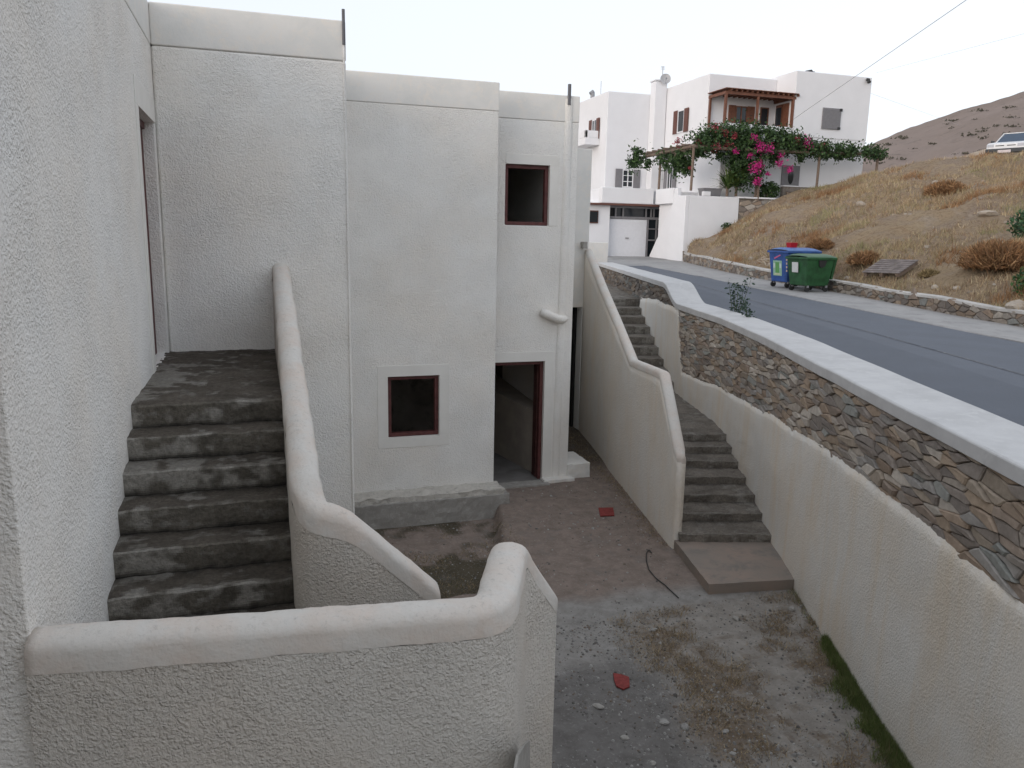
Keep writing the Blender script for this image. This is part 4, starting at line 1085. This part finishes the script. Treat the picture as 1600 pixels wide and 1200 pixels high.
# power cables
M_cable=plain('cable_sheath',(.42,.43,.45),.6)
def cable(name,lab,a,b,sag,r):
    pts=[]; a=Vector(a);b=Vector(b)
    for i in range(33):
        t=i/32; p=a.lerp(b,t); p.z-=sag*4*t*(1-t); pts.append(p)
    mb=MB(); mb.tube(pts,r,5); mb.build(name,M_cable,label=lab,cat='cable')
cable('power_cable','dark overhead cable rising from the white house to the top right sky',onY(1240,186,35.6),onY(1530,-14,17.5),.0,.010)
cable('power_cable','very thin pale cable crossing the sky from the white house corner to the right',onY(1368,114,35.9),onY(1640,42,24),.0,.005)
cable('power_cable','very thin cable running from the right side of the white house down to the hill',onY(1361,146,36),onY(1500,196,60),.0,.006)

# ------------------------------------------------------------------ bins
def wheel(mb,p,r,w,ax_='y'):
    n=16; q=Vector(p); d=Vector((0,w/2,0)) if ax_=='y' else Vector((w/2,0,0)); mb.tube([q-d,q+d],r,n)
def container(lab,x,y,lx_,ly_,h,col,lidcol,base_z,extra):
    t=thing('waste_container',lab,'bin',(x,y,base_z),'wheeled containers at the roadside')
    bm_=plain('plastic_'+extra,col,.5,0,.4,.4,5); lm=plain('lid_'+extra,lidcol,.45,0,.5,.35,6)
    z0=base_z+.17; z1=base_z+h
    mb=MB(); i=.10
    mb.hexa([(x+i,y+i,z0),(x+lx_-i,y+i,z0),(x+lx_-i,y+ly_-i,z0),(x+i,y+ly_-i,z0)],[(x,y,z1),(x+lx_,y,z1),(x+lx_,y+ly_,z1),(x,y+ly_,z1)])
    mb.build('body',bm_,t,bevel=.035,seg=3)
    mb=MB(); mb.box(x-.035,y-.035,z1-.05,x+lx_+.035,y+ly_+.035,z1+.015); mb.build('rim',bm_,t,bevel=.012)
    mb=MB()
    def lid(u,v):
        return (x-.03+(lx_+.06)*u,y-.03+(ly_+.06)*v,z1+.018+.10*math.sin(math.pi*v)**.5*(.4+.6*min(1,min(u,1-u)*9)))
    mb.grid(lid,20,16); mb.build('lid',lm,t,smooth=True)
    for (a,b) in ((x+.16,y+.14),(x+lx_-.16,y+.14),(x+.16,y+ly_-.14),(x+lx_-.16,y+ly_-.14)):
        w=MB(); wheel(w,(a,b,base_z+.09),.09,.045); wo=w.build('wheel',M_dark,t,smooth=False); w=MB(); w.box(a-.03,b-.05,base_z+.12,a+.03,b+.05,z0+.02); w.build('fork',M_grey,wo)
    return t,bm_,z0,z1
gz_=road_z(19.5)+.045
t,bm_,z0,z1=container('green wheeled waste container with a blank white sticker, nearer of the two',15.3,19.3,.98,.98,1.0,(.025,.10,.035),(.05,.14,.06),gz_,'green')
mb=MB(); mb.prism([(15.312,19.70,gz_+.56),(15.312,19.98,gz_+.56),(15.280,19.98,gz_+.86),(15.280,19.70,gz_+.86)],(-.006,0,0)); mb.build('sticker',plain('white_paper',(.62,.63,.62),.7),t)
mb=MB(); mb.prism([(15.67,19.28,z1-.07),(15.95,19.28,z1-.07),(15.91,19.30,z1-.24),(15.81,19.31,z1-.29),(15.71,19.30,z1-.24)],(0,-.03,0)); mb.build('lid_catch',M_dark,t)
for xx in (15.5,16.18):
    mb=MB(); mb.box(xx-.04,19.95,z1,xx+.04,20.3,z1+.09); mb.build('hinge',bm_,t,bevel=.01)
mb=MB(); mb.hexa([(16.24,19.38,z0+.2),(16.30,19.38,z0+.2),(16.30,20.1,z0+.2),(16.24,20.1,z0+.2)],[(16.29,19.33,z1),(16.38,19.33,z1),(16.38,20.15,z1),(16.29,20.15,z1)]); mb.build('side_flap',bm_,t)
bz=road_z(21)+.045
t,bm_,z0,z1=container('blue wheeled recycling container with a green and white sticker, behind the green one',15.45,20.42,1.18,.98,1.12,(.035,.10,.33),(.06,.16,.42),bz,'blue')
def decal(name,y0,y1,za,zb,col):
    xa=15.45+.1*(1-(za-z0)/(z1-z0)); xb=15.45+.1*(1-(zb-z0)/(z1-z0))
    mb=MB(); mb.prism([(xa-.004,y0,bz+za-bz),(xa-.004,y1,za),(xb-.004,y1,zb),(xb-.004,y0,zb)],(-.005,0,0)); return mb.build(name,plain(name+'_paint'+str(round(col[0],2)),col,.6),t)
decal('sticker',20.74,21.17,bz+.36,bz+.83,(.30,.48,.36)); 
def decal2(name,y0,y1,za,zb,col,o=.011):
    xa=15.45+.1*(1-(za-z0)/(z1-z0)); xb=15.45+.1*(1-(zb-z0)/(z1-z0))
    mb=MB(); mb.prism([(xa-o,y0,za),(xa-o,y1,za),(xb-o,y1,zb),(xb-o,y0,zb)],(-.003,0,0)); return mb.build(name,plain(name+'_tone'+str(round(col[0],2)),col,.6),t)
decal2('sticker_print',20.86,21.05,bz+.45,bz+.78,(.12,.32,.10)); decal2('sticker_print',20.76,20.85,bz+.60,bz+.74,(.55,.65,.60)); decal2('sticker_print',21.06,21.15,bz+.60,bz+.74,(.55,.65,.60)); decal2('sticker_print',20.80,21.1,bz+.38,bz+.44,(.50,.55,.35))
mb=MB(); 
for k in range(5):
    a=21.12-k*.06; xa=15.45+.1*(1-(bz+.9+.025*k-z0)/(z1-z0))-.006; mb.prism([(xa,a,bz+.87+.02*k),(xa,a-.08,bz+.89+.022*k),(xa-.001,a-.09,bz+.93+.02*k),(xa-.001,a-.01,bz+.92+.022*k)],(-.003,0,0))
mb.build('sticker_mark',plain('pink_print',(.55,.12,.25),.6),t)
for k in range(4):
    decal2('side_mark',20.47,20.53,bz+.50+k*.11,bz+.56+k*.11,(.55,.42,.32),.004)
rb=MB(); p=Vector((15.95,20.95,z1+.10)); rb.hexa([(p.x-.1,p.y-.1,p.z),(p.x+.12,p.y-.1,p.z),(p.x+.12,p.y+.1,p.z),(p.x-.1,p.y+.1,p.z)],[(p.x-.13,p.y-.12,p.z+.17),(p.x+.14,p.y-.12,p.z+.17),(p.x+.14,p.y+.12,p.z+.17),(p.x-.13,p.y+.12,p.z+.17)])
rb.build('red_tub',plain('red_plastic',(.40,.01,.02),.4),bevel=.01,label='small red plastic tub lying on the blue container lid',cat='tub')

# ------------------------------------------------------------------ things on the slope
def hz(u,v): return hill(u,v)
from mathutils.bvhtree import BVHTree
HO=bpy.data.objects['hillside']; bvh=BVHTree.FromPolygons([v.co.copy() for v in HO.data.vertices],[tuple(p.vertices) for p in HO.data.polygons])
def on_hill(px,py):
    d=ray(px,py).normalized(); h=bvh.ray_cast(CAM,d,200); return h[0]
def drop(x,y):
    h=bvh.ray_cast(Vector((x,y,40)),Vector((0,0,-1)),100); return h[0]
# pallet
pc=on_hill(1392,424) or Vector((19.5,21,3.3))
e1=(on_hill(1415,433) or pc+Vector((.6,0,0)))-(on_hill(1360,431) or pc-Vector((.6,0,0))); e1.normalize(); e2=((on_hill(1425,416) or pc+Vector((0,.6,.2)))-(on_hill(1412,433) or pc)); e2=(e2-e1*e2.dot(e1)).normalized(); nn=e1.cross(e2).normalized()
if nn.z<0: nn=-nn
t=thing('wooden_pallet','weathered grey wooden pallet lying on the dry slope right of the containers','pallet',pc)
for i in range(7):
    mb=MB(); c=pc+e2*(-.42+i*.14)+nn*.15; mb.hexa([c-e1*.58-e2*.05,c+e1*.58-e2*.05,c+e1*.58+e2*.05,c-e1*.58+e2*.05],[q+nn*.022 for q in (c-e1*.58-e2*.05,c+e1*.58-e2*.05,c+e1*.58+e2*.05,c-e1*.58+e2*.05)]); mb.build('board',plain('grey_board%d'%i,(.24,.21,.20),.9,0,.1,.4,6),t)
for i in range(3):
    mb=MB(); c=pc+e1*(-.5+i*.5)+nn*.04; mb.hexa([c-e1*.05-e2*.46,c+e1*.05-e2*.46,c+e1*.05+e2*.46,c-e1*.05+e2*.46],[q+nn*.108 for q in (c-e1*.05-e2*.46,c+e1*.05-e2*.46,c+e1*.05+e2*.46,c-e1*.05+e2*.46)]); mb.build('bearer',M_polewood,t)
# dry bushes
RUST=[(.36,.20,.10),(.29,.165,.09),(.40,.25,.13),(.23,.14,.08)]; TAN=[(.36,.28,.16),(.30,.23,.12),(.25,.20,.11)]
def strawbush(lab,px,py,r,n,cols,grp='dry bushes on the slope',sq=.7):
    c=on_hill(px,py)
    if c is None: print('miss',px,py); return
    t=thing('dry_bush',lab,'bush',c,grp); mb=MB()
    for i in range(int(n*4)):
        d=Vector((random.gauss(0,1),random.gauss(0,1),abs(random.gauss(0,.9)))).normalized(); q=c+Vector((d.x*r,d.y*r,d.z*r*sq))*random.random()**.45
        if N3(*q,1.6/r)<-.3: continue
        dd=(d+Vector((random.gauss(0,.5),random.gauss(0,.5),random.gauss(.3,.4)))).normalized()*r*random.uniform(.07,.19); w=dd.cross(Vector((random.gauss(0,1),random.gauss(0,1),random.gauss(0,1)))).normalized()*.006*(1+.8*r)
        cc=random.choice(cols); f=random.uniform(.55,1.4); cc=tuple(v*f for v in cc)
        mb.poly([q-dd-w*.5,q-dd+w*.5,q+w,q-w],cc); mb.poly([q-w,q+w,q+dd],cc)
    mb.build('twigs',M_straw,t)
strawbush('large rust brown dry bush at the right edge above the roadside wall',1563,418,.95,2600,RUST)
strawbush('rust brown dry bush above and left of the wooden pallet',1352,412,.55,1200,RUST)
strawbush('round rust brown dry bush right above the green container',1282,388,.5,900,RUST)
strawbush('orange brown dry bush high on the middle of the slope',1478,305,.8,1400,RUST)
strawbush('rust brown tuft near the lower right of the pallet',1452,432,.3,500,TAN)
p=on_hill(1596,372); 
if p: bush('green_shrub','leafy green shrub at the right edge, upper of the two','shrub',p+Vector((.35,0,.35)),.62,1500,.06,[(.05,.11,.05),(.07,.14,.06),(.035,.08,.04)],M_leaf)
p=on_hill(1604,462)
if p: bush('green_shrub','leafy green shrub at the right edge just above the roadside wall, lower of the two','shrub',p+Vector((.25,0,.3)),.5,1200,.05,[(.05,.11,.03),(.07,.13,.04),(.03,.07,.03)],M_leaf)
# rocks
def rock(name,lab,c,r,mat,grp=None,cat='rock',sq=.6,sub=2):
    import bmesh
    bm=bmesh.new(); bmesh.ops.create_icosphere(bm,subdivisions=sub,radius=1)
    sd=random.random()*99; ex=(random.uniform(.8,1.4),random.uniform(.7,1.1),sq*random.uniform(.8,1.2))
    for v in bm.verts:
        d=1+.35*noise.noise(v.co*1.1+Vector((sd,0,0)))+.12*noise.noise(v.co*3+Vector((sd,3,0)))
        v.co=Vector((v.co.x*ex[0],v.co.y*ex[1],v.co.z*ex[2]))*d*r
    me=bpy.data.meshes.new(name); bm.to_mesh(me); bm.free(); o=bpy.data.objects.new(name,me); COL.objects.link(o); me.materials.append(mat)
    o.location=Vector(c)+Vector((0,0,r*sq*.3)); o.rotation_euler=(random.uniform(-.3,.3),random.uniform(-.3,.3),random.random()*6)
    o["label"]=lab; o["category"]=cat
    if grp: o["group"]=grp
    return o
M_rock=rough_mat('pale_rock',[(.34,.29,.24),(.42,.37,.31),(.25,.21,.17)],3,.01,20)
M_peb=rough_mat('white_pebble',[(.27,.26,.245),(.36,.35,.33)],14,.006,60)
for (px,py,r,lb) in ((1590,484,.30,'grey boulder on the roadside wall at the right edge'),(1542,336,.22,'pale rock on the upper right of the slope'),(1462,287,.16,'small pale rock near the crest'),(1345,320,.2,'pale rock in the upper left part of the slope'),(1495,452,.10,'small pale stone behind the roadside wall right of the pallet'),(1461,450,.09,'small pale stone behind the roadside wall nearest the pallet'),(1205,415,.16,'pale stone just left of the blue container')):
    c=on_hill(px,py)
    if c: rock('rock',lb,c,r,M_rock,'loose rocks on the slope')
mb=MB()
for _ in range(150):
    u=random.uniform(0,.72); v=random.uniform(.02,.78); p=hill(u,v); r=random.uniform(.02,.11)*(1 if random.random()<.8 else 1.7)
    a=random.random()*3
    q=[p+Vector((math.cos(a+k*1.26)*r*random.uniform(.7,1.2),math.sin(a+k*1.26)*r*random.uniform(.7,1.2),-.02)) for k in range(5)]
    top=[p+(w-p)*.55+Vector((0,0,r*.6)) for w in q]; c=random.choice([(.34,.29,.24),(.29,.24,.19),(.40,.36,.31)])
    mb.poly(top,c)
    for k in range(5): mb.poly([q[k],q[(k+1)%5],top[(k+1)%5],top[k]],c)
mb.build('slope_rubble',M_straw,kind='stuff',label='small pale stones scattered over the dry slope',cat='rubble')
# dry grass on the slope
mb=MB(); TC=[(.46,.355,.22),(.39,.29,.175),(.34,.235,.14),(.52,.42,.28),(.30,.215,.145),(.36,.31,.18)]
for _ in range(36000):
    u=random.random()**.9*.76; v=random.uniform(.0,.80); p=hill(u,v)
    dn=N3(p.x,p.y,0,.35)+.5*N3(p.x,p.y,4,1.3)
    if dn<-.22+.25*random.random(): continue
    h=random.uniform(.06,.24)*(1+.7*max(0,dn)); c0=TC[int((dn+.5)*6+random.random()*2)%6] if random.random()<.6 else random.choice(TC)
    rp=N3(p.x,p.y,9,.45)+.4*N3(p.x,p.y,12,1.6)
    if rp>.28: c0=random.choice([(.33,.19,.10),(.27,.155,.085),(.38,.24,.13)]); h*=1.3
    elif rp<-.42: c0=(.33,.30,.16)
    for b in range(3):
        a=random.random()*6.28; w=Vector((math.cos(a),math.sin(a),0))*.007*(1+p.y*.03); ln=Vector((random.gauss(0,.5),random.gauss(0,.5),1)).normalized()*h
        b0=p+Vector((random.gauss(0,.06),random.gauss(0,.06),-.03)); f=random.uniform(.75,1.25); mb.poly([b0-w,b0+w,b0+ln],tuple(q*f for q in c0))
mb.build('dry_grass',M_straw,kind='stuff',label='dry yellow grass covering the slope',cat='grass')
# dead branches by the blue bin
MBW=plain('bleached_wood',(.42,.35,.27),.9)
t=thing('dead_branches','pile of pale dead branches left of the blue container','branches',(15.9,22.6,3.2)); mb=MB()
for i in range(9):
    c=on_hill(1196+random.uniform(-10,8),408+random.uniform(-16,10))
    if c: 
        d=Vector((random.gauss(0,1),random.gauss(0,1),random.uniform(0,.5))).normalized()*random.uniform(.25,.6); br=MB(); br.tube([c+Vector((0,0,.05))-d*.5,c+Vector((0,0,.12)),c+d*.6+Vector((0,0,.1))],[.02,.025,.01],5); br.build('branch',MBW,t)
# distant scrub on the mountain
bv2=BVHTree.FromPolygons([v.co.copy() for v in FM.data.vertices],[tuple(p.vertices) for p in FM.data.polygons])
mb=MB()
for i in range(90):
    px=random.uniform(1370,1800); py=random.uniform(150,260); d=ray(px,py).normalized(); h=bv2.ray_cast(CAM,d,900)
    if h[0] is None: continue
    c=h[0]; s=random.uniform(.35,1.0)*c.length/300
    if bv2.ray_cast(CAM,ray(px,py-9).normalized(),900)[0] is None: continue
    for k in range(26):
        q=c+Vector((random.gauss(0,1)*s*1.6,random.gauss(0,1)*s,abs(random.gauss(0,.4))*s)); a=random.random()*3
        mb.poly([q+Vector((math.cos(a),math.sin(a),0))*s*.5,q-Vector((math.cos(a),math.sin(a),0))*s*.5,q+Vector((0,0,s*.6))],random.choice([(.07,.065,.045),(.09,.08,.06)]))
mb.build('distant_scrub',M_leaf,kind='stuff',label='dark scrub dotted over the distant hill',cat='scrub')

# ------------------------------------------------------------------ car on the crest
fc=onY(1570,236,29.3); f_=drop(fc.x,fc.y)
cz0=(f_.z if f_ else 7.9)+.04
CAR=thing('parked_car','old white car with dark blue windscreen parked on the crest of the slope','car',(fc.x,fc.y,cz0))
hd=Vector((-.62,-.78,0)); an=R(-27); fwd=Vector((hd.x*math.cos(an)-hd.y*math.sin(an),hd.x*math.sin(an)+hd.y*math.cos(an),0)).normalized()
sdv=Vector((-fwd.y,fwd.x,0))       # car's left
CP=Vector((fc.x,fc.y,cz0)); K=1.05
def cp(f,s,z): return CP-fwd*f*K+sdv*s*K+Vector((0,0,z*K))   # f = metres behind the nose
M_carw=plain('white_car_paint',(.70,.71,.72),.3,0,.5,.04,2); M_bump=plain('grey_bumper',(.05,.055,.06),.6); M_cg=plain('car_glass',(.02,.045,.085),.08,0,.7,.1)
def loft(secs,mat,name,par,bev=.03):
    mb=MB(); k=len(secs[0])
    for s in secs: 
        for p in s: mb.vert(cp(*p))
    for i in range(len(secs)-1):
        for j in range(k): a=i*k+j; b=i*k+(j+1)%k; mb.face((a,b,b+k,a+k))
    mb.face(range(k)[::-1]); mb.face([(len(secs)-1)*k+j for j in range(k)])
    return mb.build(name,mat,par,bevel=bev)
def sec(f,w,z0,z1,t=.06): return [(f,-w,z0),(f,-w,z1-t),(f,-w+t,z1),(f,w-t,z1),(f,w,z1-t),(f,w,z0)]
loft([sec(.0,.76,.46,.74),sec(.12,.8,.40,.79),sec(.9,.82,.32,.90),sec(1.25,.83,.28,.93),sec(3.1,.83,.28,.95),sec(3.7,.8,.35,.93),sec(3.8,.76,.42,.85)],M_carw,'body',CAR)
loft([sec(1.15,.74,.90,.92,.01),sec(1.72,.62,.90,1.36,.05),sec(3.0,.62,.90,1.36,.05),sec(3.65,.7,.90,.96,.02)],M_cg,'cabin_glass',CAR,.01)
loft([sec(1.70,.63,1.345,1.385,.02),sec(3.02,.63,1.345,1.385,.02)],M_carw,'roof',CAR,.015)
for s in (-1,1):
    mb=MB(); mb.tube([cp(1.14,s*.735,.92),cp(1.71,s*.625,1.36)],.028,6); mb.build('pillar',M_carw,CAR)
    w=MB(); w.tube([cp(.72,s*.83,.29),cp(.72,s*.66,.29)],.29,18); wo=w.build('wheel',M_dark,CAR); w=MB(); w.tube([cp(.72,s*.84,.29),cp(.72,s*.82,.29)],.17,14); w.build('hubcap',M_grey,wo)
    w=MB(); w.tube([cp(3.05,s*.83,.29),cp(3.05,s*.66,.29)],.29,18); wo=w.build('wheel',M_dark,CAR); w=MB(); w.tube([cp(3.05,s*.84,.29),cp(3.05,s*.82,.29)],.17,14); w.build('hubcap',M_grey,wo)
    mb=MB(); mb.hexa([cp(-.015,s*.60-.13,.60),cp(-.015,s*.60+.13,.60),cp(.1,s*.60+.13,.60),cp(.1,s*.60-.13,.60)],[cp(.0,s*.60-.13,.72),cp(.0,s*.60+.13,.72),cp(.1,s*.60+.13,.72),cp(.1,s*.60-.13,.72)]); mb.build('headlight',plain('headlight_glass%d'%s,(.45,.46,.50),.15),CAR)
    mb=MB(); mb.hexa([cp(-.012,s*.23-.17,.63),cp(-.012,s*.23+.17,.63),cp(.1,s*.23+.17,.63),cp(.1,s*.23-.17,.63)],[cp(-.004,s*.23-.17,.67),cp(-.004,s*.23+.17,.67),cp(.1,s*.23+.17,.67),cp(.1,s*.23-.17,.67)]); mb.build('grille',M_bump,CAR)
    mb=MB(); mb.tube([cp(1.3,s*.86,.98),cp(1.3,s*1.0,.98)],[.03,.07],8); mb.build('mirror',M_bump,CAR)
loft([sec(-.08,.78,.34,.52,.03),sec(.15,.84,.34,.52,.03)],M_bump,'bumper',CAR,.02)
mb=MB(); mb.hexa([cp(-.10,-.26,.33),cp(-.10,.26,.33),cp(-.08,.26,.33),cp(-.08,-.26,.33)],[cp(-.10,-.26,.45),cp(-.10,.26,.45),cp(-.08,.26,.45),cp(-.08,-.26,.45)]); mb.build('number_plate',plain('plate',(.62,.55,.55),.5),CAR)

# ------------------------------------------------------------------ weeds growing up behind the coping
def weed(lab,px,py_base,h,n,Y):
    b=onZ(px,py_base,2.8); s=s_of_y(b.y); x,y=w_at(s,-.68); base=Vector((b.x,b.y,road_z(b.y)))
    t=thing('roadside_weed',lab,'weed',base,'weeds behind the coping'); mb=MB(); mf=MB()
    for i in range(n):
        lean=Vector((random.gauss(0,.13),random.gauss(0,.13),1))*h*random.uniform(.6,1); 
        pts=[base+lean*k/5+Vector((N3(i,k,0),N3(k,i,3),0))*.05*k/5 for k in range(6)]; mb.tube(pts,[.009,.008,.007,.006,.004,.002],5)
        for k in range(40):
            q=base+lean*random.uniform(.3,1.02); c=q+Vector((random.gauss(0,.045),random.gauss(0,.045),random.gauss(0,.03)))
            a=Vector((random.gauss(0,1),random.gauss(0,1),random.gauss(0,.6))).normalized()*random.uniform(.026,.046); bb=a.cross(Vector((random.gauss(0,1),random.gauss(0,1),random.gauss(0,1)))).normalized()*a.length*.55
            cc=random.choice([(.05,.085,.06),(.07,.11,.08),(.04,.07,.05)]); mf.poly([c-a,c-bb,c+a,c+bb],cc)
    mb.build('stem',plain('weed_stem',(.10,.12,.06),.7),t); mf.build('foliage',M_leaf,t)
weed('taller blue green weed standing behind the coping, against the road',1149,490,1.15,5,13)
weed('shorter blue green weed behind the coping, right of the taller one',1170,499,.75,3,13)

# ------------------------------------------------------------------ courtyard debris
def tile(lab,pts,z=.02):
    mb=MB(); q=[onZ(px,py,z) for (px,py) in pts]; q=[Vector((p.x,p.y,cz(p.x,p.y)+.006)) for p in q]
    mb.prism(q,(0,0,.016)); mb.build('tile_fragment',plain('red_tile%d'%len(lab),(.26,.05,.045),.7,0,.2,.35,25),label=lab,cat='tile',group='red tile pieces in the courtyard',bevel=.002)
tile('rectangular red tile on the pinkish floor in front of the far stair wall',[(938,806),(960,805),(958,793),(935,793)])
tile('broken squarish red tile on the grey rubble in the near courtyard',[(963,1070),(974,1075),(984,1071),(983,1056),(972,1052),(958,1050),(960,1062)])
t=MB(); pts=[onZ(px,py,.015) for (px,py) in ((1018,864),(1014,859),(1010,864),(1010,876),(1014,890),(1024,902),(1040,915),(1055,929),(1062,936))]; 
sm=[]
for i in range(len(pts)-1):
    for k in range(4): sm.append(pts[i].lerp(pts[i+1],k/4))
t.tube([Vector((p.x,p.y,cz(p.x,p.y)+.015)) for p in sm],.007,6); t.build('loose_cable',M_dark,label='thin black cable curled on the courtyard floor beside the bottom slab',cat='cable')
STN=[(1133,1145,.035,'white block like stone in the middle of the near rubble'),(1070,1136,.045,'flat white stone left of the block like stone'),(1037,1128,.05,'flat grey brown stone beside the white stone'),(1075,1155,.022,'small pale stone below the flat white one'),(1120,1089,.02,'small white pebble above the block like stone'),(1145,1178,.022,'small white pebble near the bottom of the rubble'),(968,852,.02,'small white pebble on the pinkish floor'),(926,826,.022,'pale pebble below the rectangular red tile'),(890,826,.018,'pale pebble left of the rectangular red tile'),(935,1103,.05,'long dark stone chip at the left edge of the rubble'),(1274,1190,.03,'white stone at the bottom edge of the courtyard'),(1020,1192,.03,'grey stone at the bottom edge left of centre'),(976,1152,.03,'light grey stone low on the left rubble edge'),(1150,965,.05,'grey stone near the bottom slab'),(1020,985,.035,'dark stone on the pale cement'),(1238,950,.05,'reddish brown stone beside the retaining wall foot')]
for (px,py,r,lb) in STN:
    p=onZ(px,py,0); rock('stone',lb,(p.x,p.y,cz(p.x,p.y)),r,M_peb if 'white' in lb or 'pale' in lb else M_plinth,'loose stones in the courtyard','stone',.5)
mb=MB()
def pebble(mb,p,r,c):
    a=random.random()*3; n=5
    q=[Vector((p[0]+math.cos(a+k*6.283/n)*r*random.uniform(.7,1.2),p[1]+math.sin(a+k*6.283/n)*r*random.uniform(.7,1.2),p[2]-.002)) for k in range(n)]
    ct=Vector(p); top=[ct+(w-ct)*.5+Vector((0,0,r*.7)) for w in q]; mb.poly(top,c)
    for k in range(n): mb.poly([q[k],q[(k+1)%n],top[(k+1)%n],top[k]],c)
GC=[(.26,.25,.24),(.20,.19,.18),(.33,.32,.30),(.15,.14,.13),(.40,.39,.37),(.22,.18,.15)]
cnt=0
for _ in range(60000):
    x=random.uniform(1.6,6.6); y=random.uniform(2.8,12.4)
    if x>wx(y)-.05 or (x<1.9 and y<5.5): continue
    den=.03+ (.55 if y<7.3 else .10 if y>8.2 else .22)*sstep(-.35,.45,N3(x,y,11,1.2)+.5*N3(x,y,2,4))
    if y<7.4 and x>2.9: den+=.18
    if random.random()>den: continue
    if 4.95<x<6.6 and 7.4<y<8.9: continue
    r=.005+.014*random.random()**4+ (.012*random.random() if random.random()<.10 else 0); pebble(mb,(x,y,cz(x,y)),r,random.choice(GC)); cnt+=1
mb.build('gravel',M_straw,kind='stuff',label='grey gravel and crumbled mortar over the courtyard floor',cat='gravel')
# dead weeds and green grass strip
mb=MB(); DW=[(.30,.215,.13),(.37,.28,.17),(.21,.15,.09),(.44,.35,.22),(.18,.15,.10)]
def blades(mb,p,h,n,cols,w=.003,spread=.05,lean=.8):
    for _ in range(n):
        a=random.random()*6.28; ww=Vector((math.cos(a),math.sin(a),0))*w; b=Vector(p)+Vector((random.gauss(0,spread),random.gauss(0,spread),0))
        d=Vector((random.gauss(0,lean),random.gauss(0,lean),1)).normalized()*h*random.uniform(.5,1.2); c=random.choice(cols); f=random.uniform(.7,1.3)
        mb.poly([b-ww,b+ww,b+d],tuple(v*f for v in c))
for _ in range(11000):
    x=random.uniform(3.0,6.4); y=random.uniform(3.4,7.4)
    if x>wx(y)-.06: continue
    d=N3(x,y,7,.9)+.5*N3(x,y,1,4)
    if d<-.12+.3*random.random() or x<3.5-.3*d: continue
    blades(mb,(x,y,cz(x,y)),.045,5,DW,.0028,.035,1.6)
for _ in range(260):
    x=random.uniform(3.6,6.4); y=random.uniform(3.4,7.4)
    if x>wx(y)-.1 or N3(x,y,7,.9)<-.1: continue
    blades(mb,(x,y,cz(x,y)),.12,16,DW,.003,.05,.9)
for _ in range(1400):
    x=random.uniform(1.2,3.35); y=random.uniform(8.6,11.2); 
    if N3(x,y,7,1.4)<-.1: continue
    blades(mb,(x,y,cz(x,y)),.05,5,DW+[(.08,.09,.03)],.003,.05,1.2)
for _ in range(700):
    y=random.uniform(9,15.5); x=qx(y)-abs(random.gauss(0,.10))-.01-.4*sstep(11.5,14,y)*random.random(); blades(mb,(x,y,cz(x,y)),.05,4,DW,.003,.03,1.1)
mb.build('dead_weeds',M_straw,kind='stuff',label='flattened brown dead weeds on the courtyard floor',cat='weeds')
mb=MB(); GG=[(.14,.19,.06),(.18,.23,.08),(.11,.15,.05),(.25,.25,.12)]
for _ in range(3600):
    y=random.uniform(3.4,6.55); wd=.24*sstep(6.6,5.4,y)*(.7+.5*N3(0,y,0,2.5)); wd*=1+.8*N3(3,y,0,5)
    if wd<.03: continue
    x=wx(y)-.05-abs(random.gauss(0,1))*wd*.5
    blades(mb,(x,y,cz(x,y)),.095,8,GG,.0024,.02,.5)
for _ in range(160):
    y=random.uniform(6.5,8.0); x=wx(y)-.05-abs(random.gauss(0,.05)); blades(mb,(x,y,cz(x,y)),.06,5,GG+DW,.002,.02,.6)
mb.build('green_grass',M_straw,kind='stuff',label='strip of green grass along the foot of the retaining wall',cat='grass')

# ------------------------------------------------------------------ light
SUN_EL=R(9); AZ=R(-118)        # azimuth of the sun measured from +Y towards +X
w=bpy.data.worlds.new("World"); scn.world=w; w.use_nodes=True; nt=w.node_tree
for n in list(nt.nodes): nt.nodes.remove(n)
out=nt.nodes.new('ShaderNodeOutputWorld'); bg=nt.nodes.new('ShaderNodeBackground'); sky=nt.nodes.new('ShaderNodeTexSky')
sky.sky_type='NISHITA'; sky.sun_disc=False; sky.sun_elevation=SUN_EL; sky.sun_rotation=AZ; sky.altitude=50; sky.air_density=1.0; sky.dust_density=2.5; sky.ozone_density=1.0
hs=nt.nodes.new('ShaderNodeHueSaturation'); hs.inputs['Saturation'].default_value=.30; nt.links.new(sky.outputs[0],hs.inputs['Color'])
mx=nt.nodes.new('ShaderNodeMix'); mx.data_type='RGBA'; mx.inputs[0].default_value=.5; mx.inputs[7].default_value=(7.9,8.4,9.3,1)
nt.links.new(hs.outputs[0],mx.inputs[6]); nt.links.new(mx.outputs[2],bg.inputs['Color']); bg.inputs['Strength'].default_value=.14
nt.links.new(bg.outputs[0],out.inputs[0])
sl_=bpy.data.lights.new('sun','SUN'); sl_.energy=.6; sl_.angle=R(45); sl_.color=(1,.82,.72)
so=bpy.data.objects.new('sun',sl_); COL.objects.link(so)
sd=Vector((math.sin(AZ)*math.cos(SUN_EL),math.cos(AZ)*math.cos(SUN_EL),math.sin(SUN_EL)))
so.rotation_euler=sd.to_track_quat('Z','Y').to_euler()
vs=scn.view_settings; vs.view_transform='Standard'; vs.look='None'; vs.gamma=1; vs.use_curve_mapping=False; vs.exposure=.36
bpy.context.view_layer.update()
for o in list(bpy.data.objects):
    if "_loc" in o: del o["_loc"]
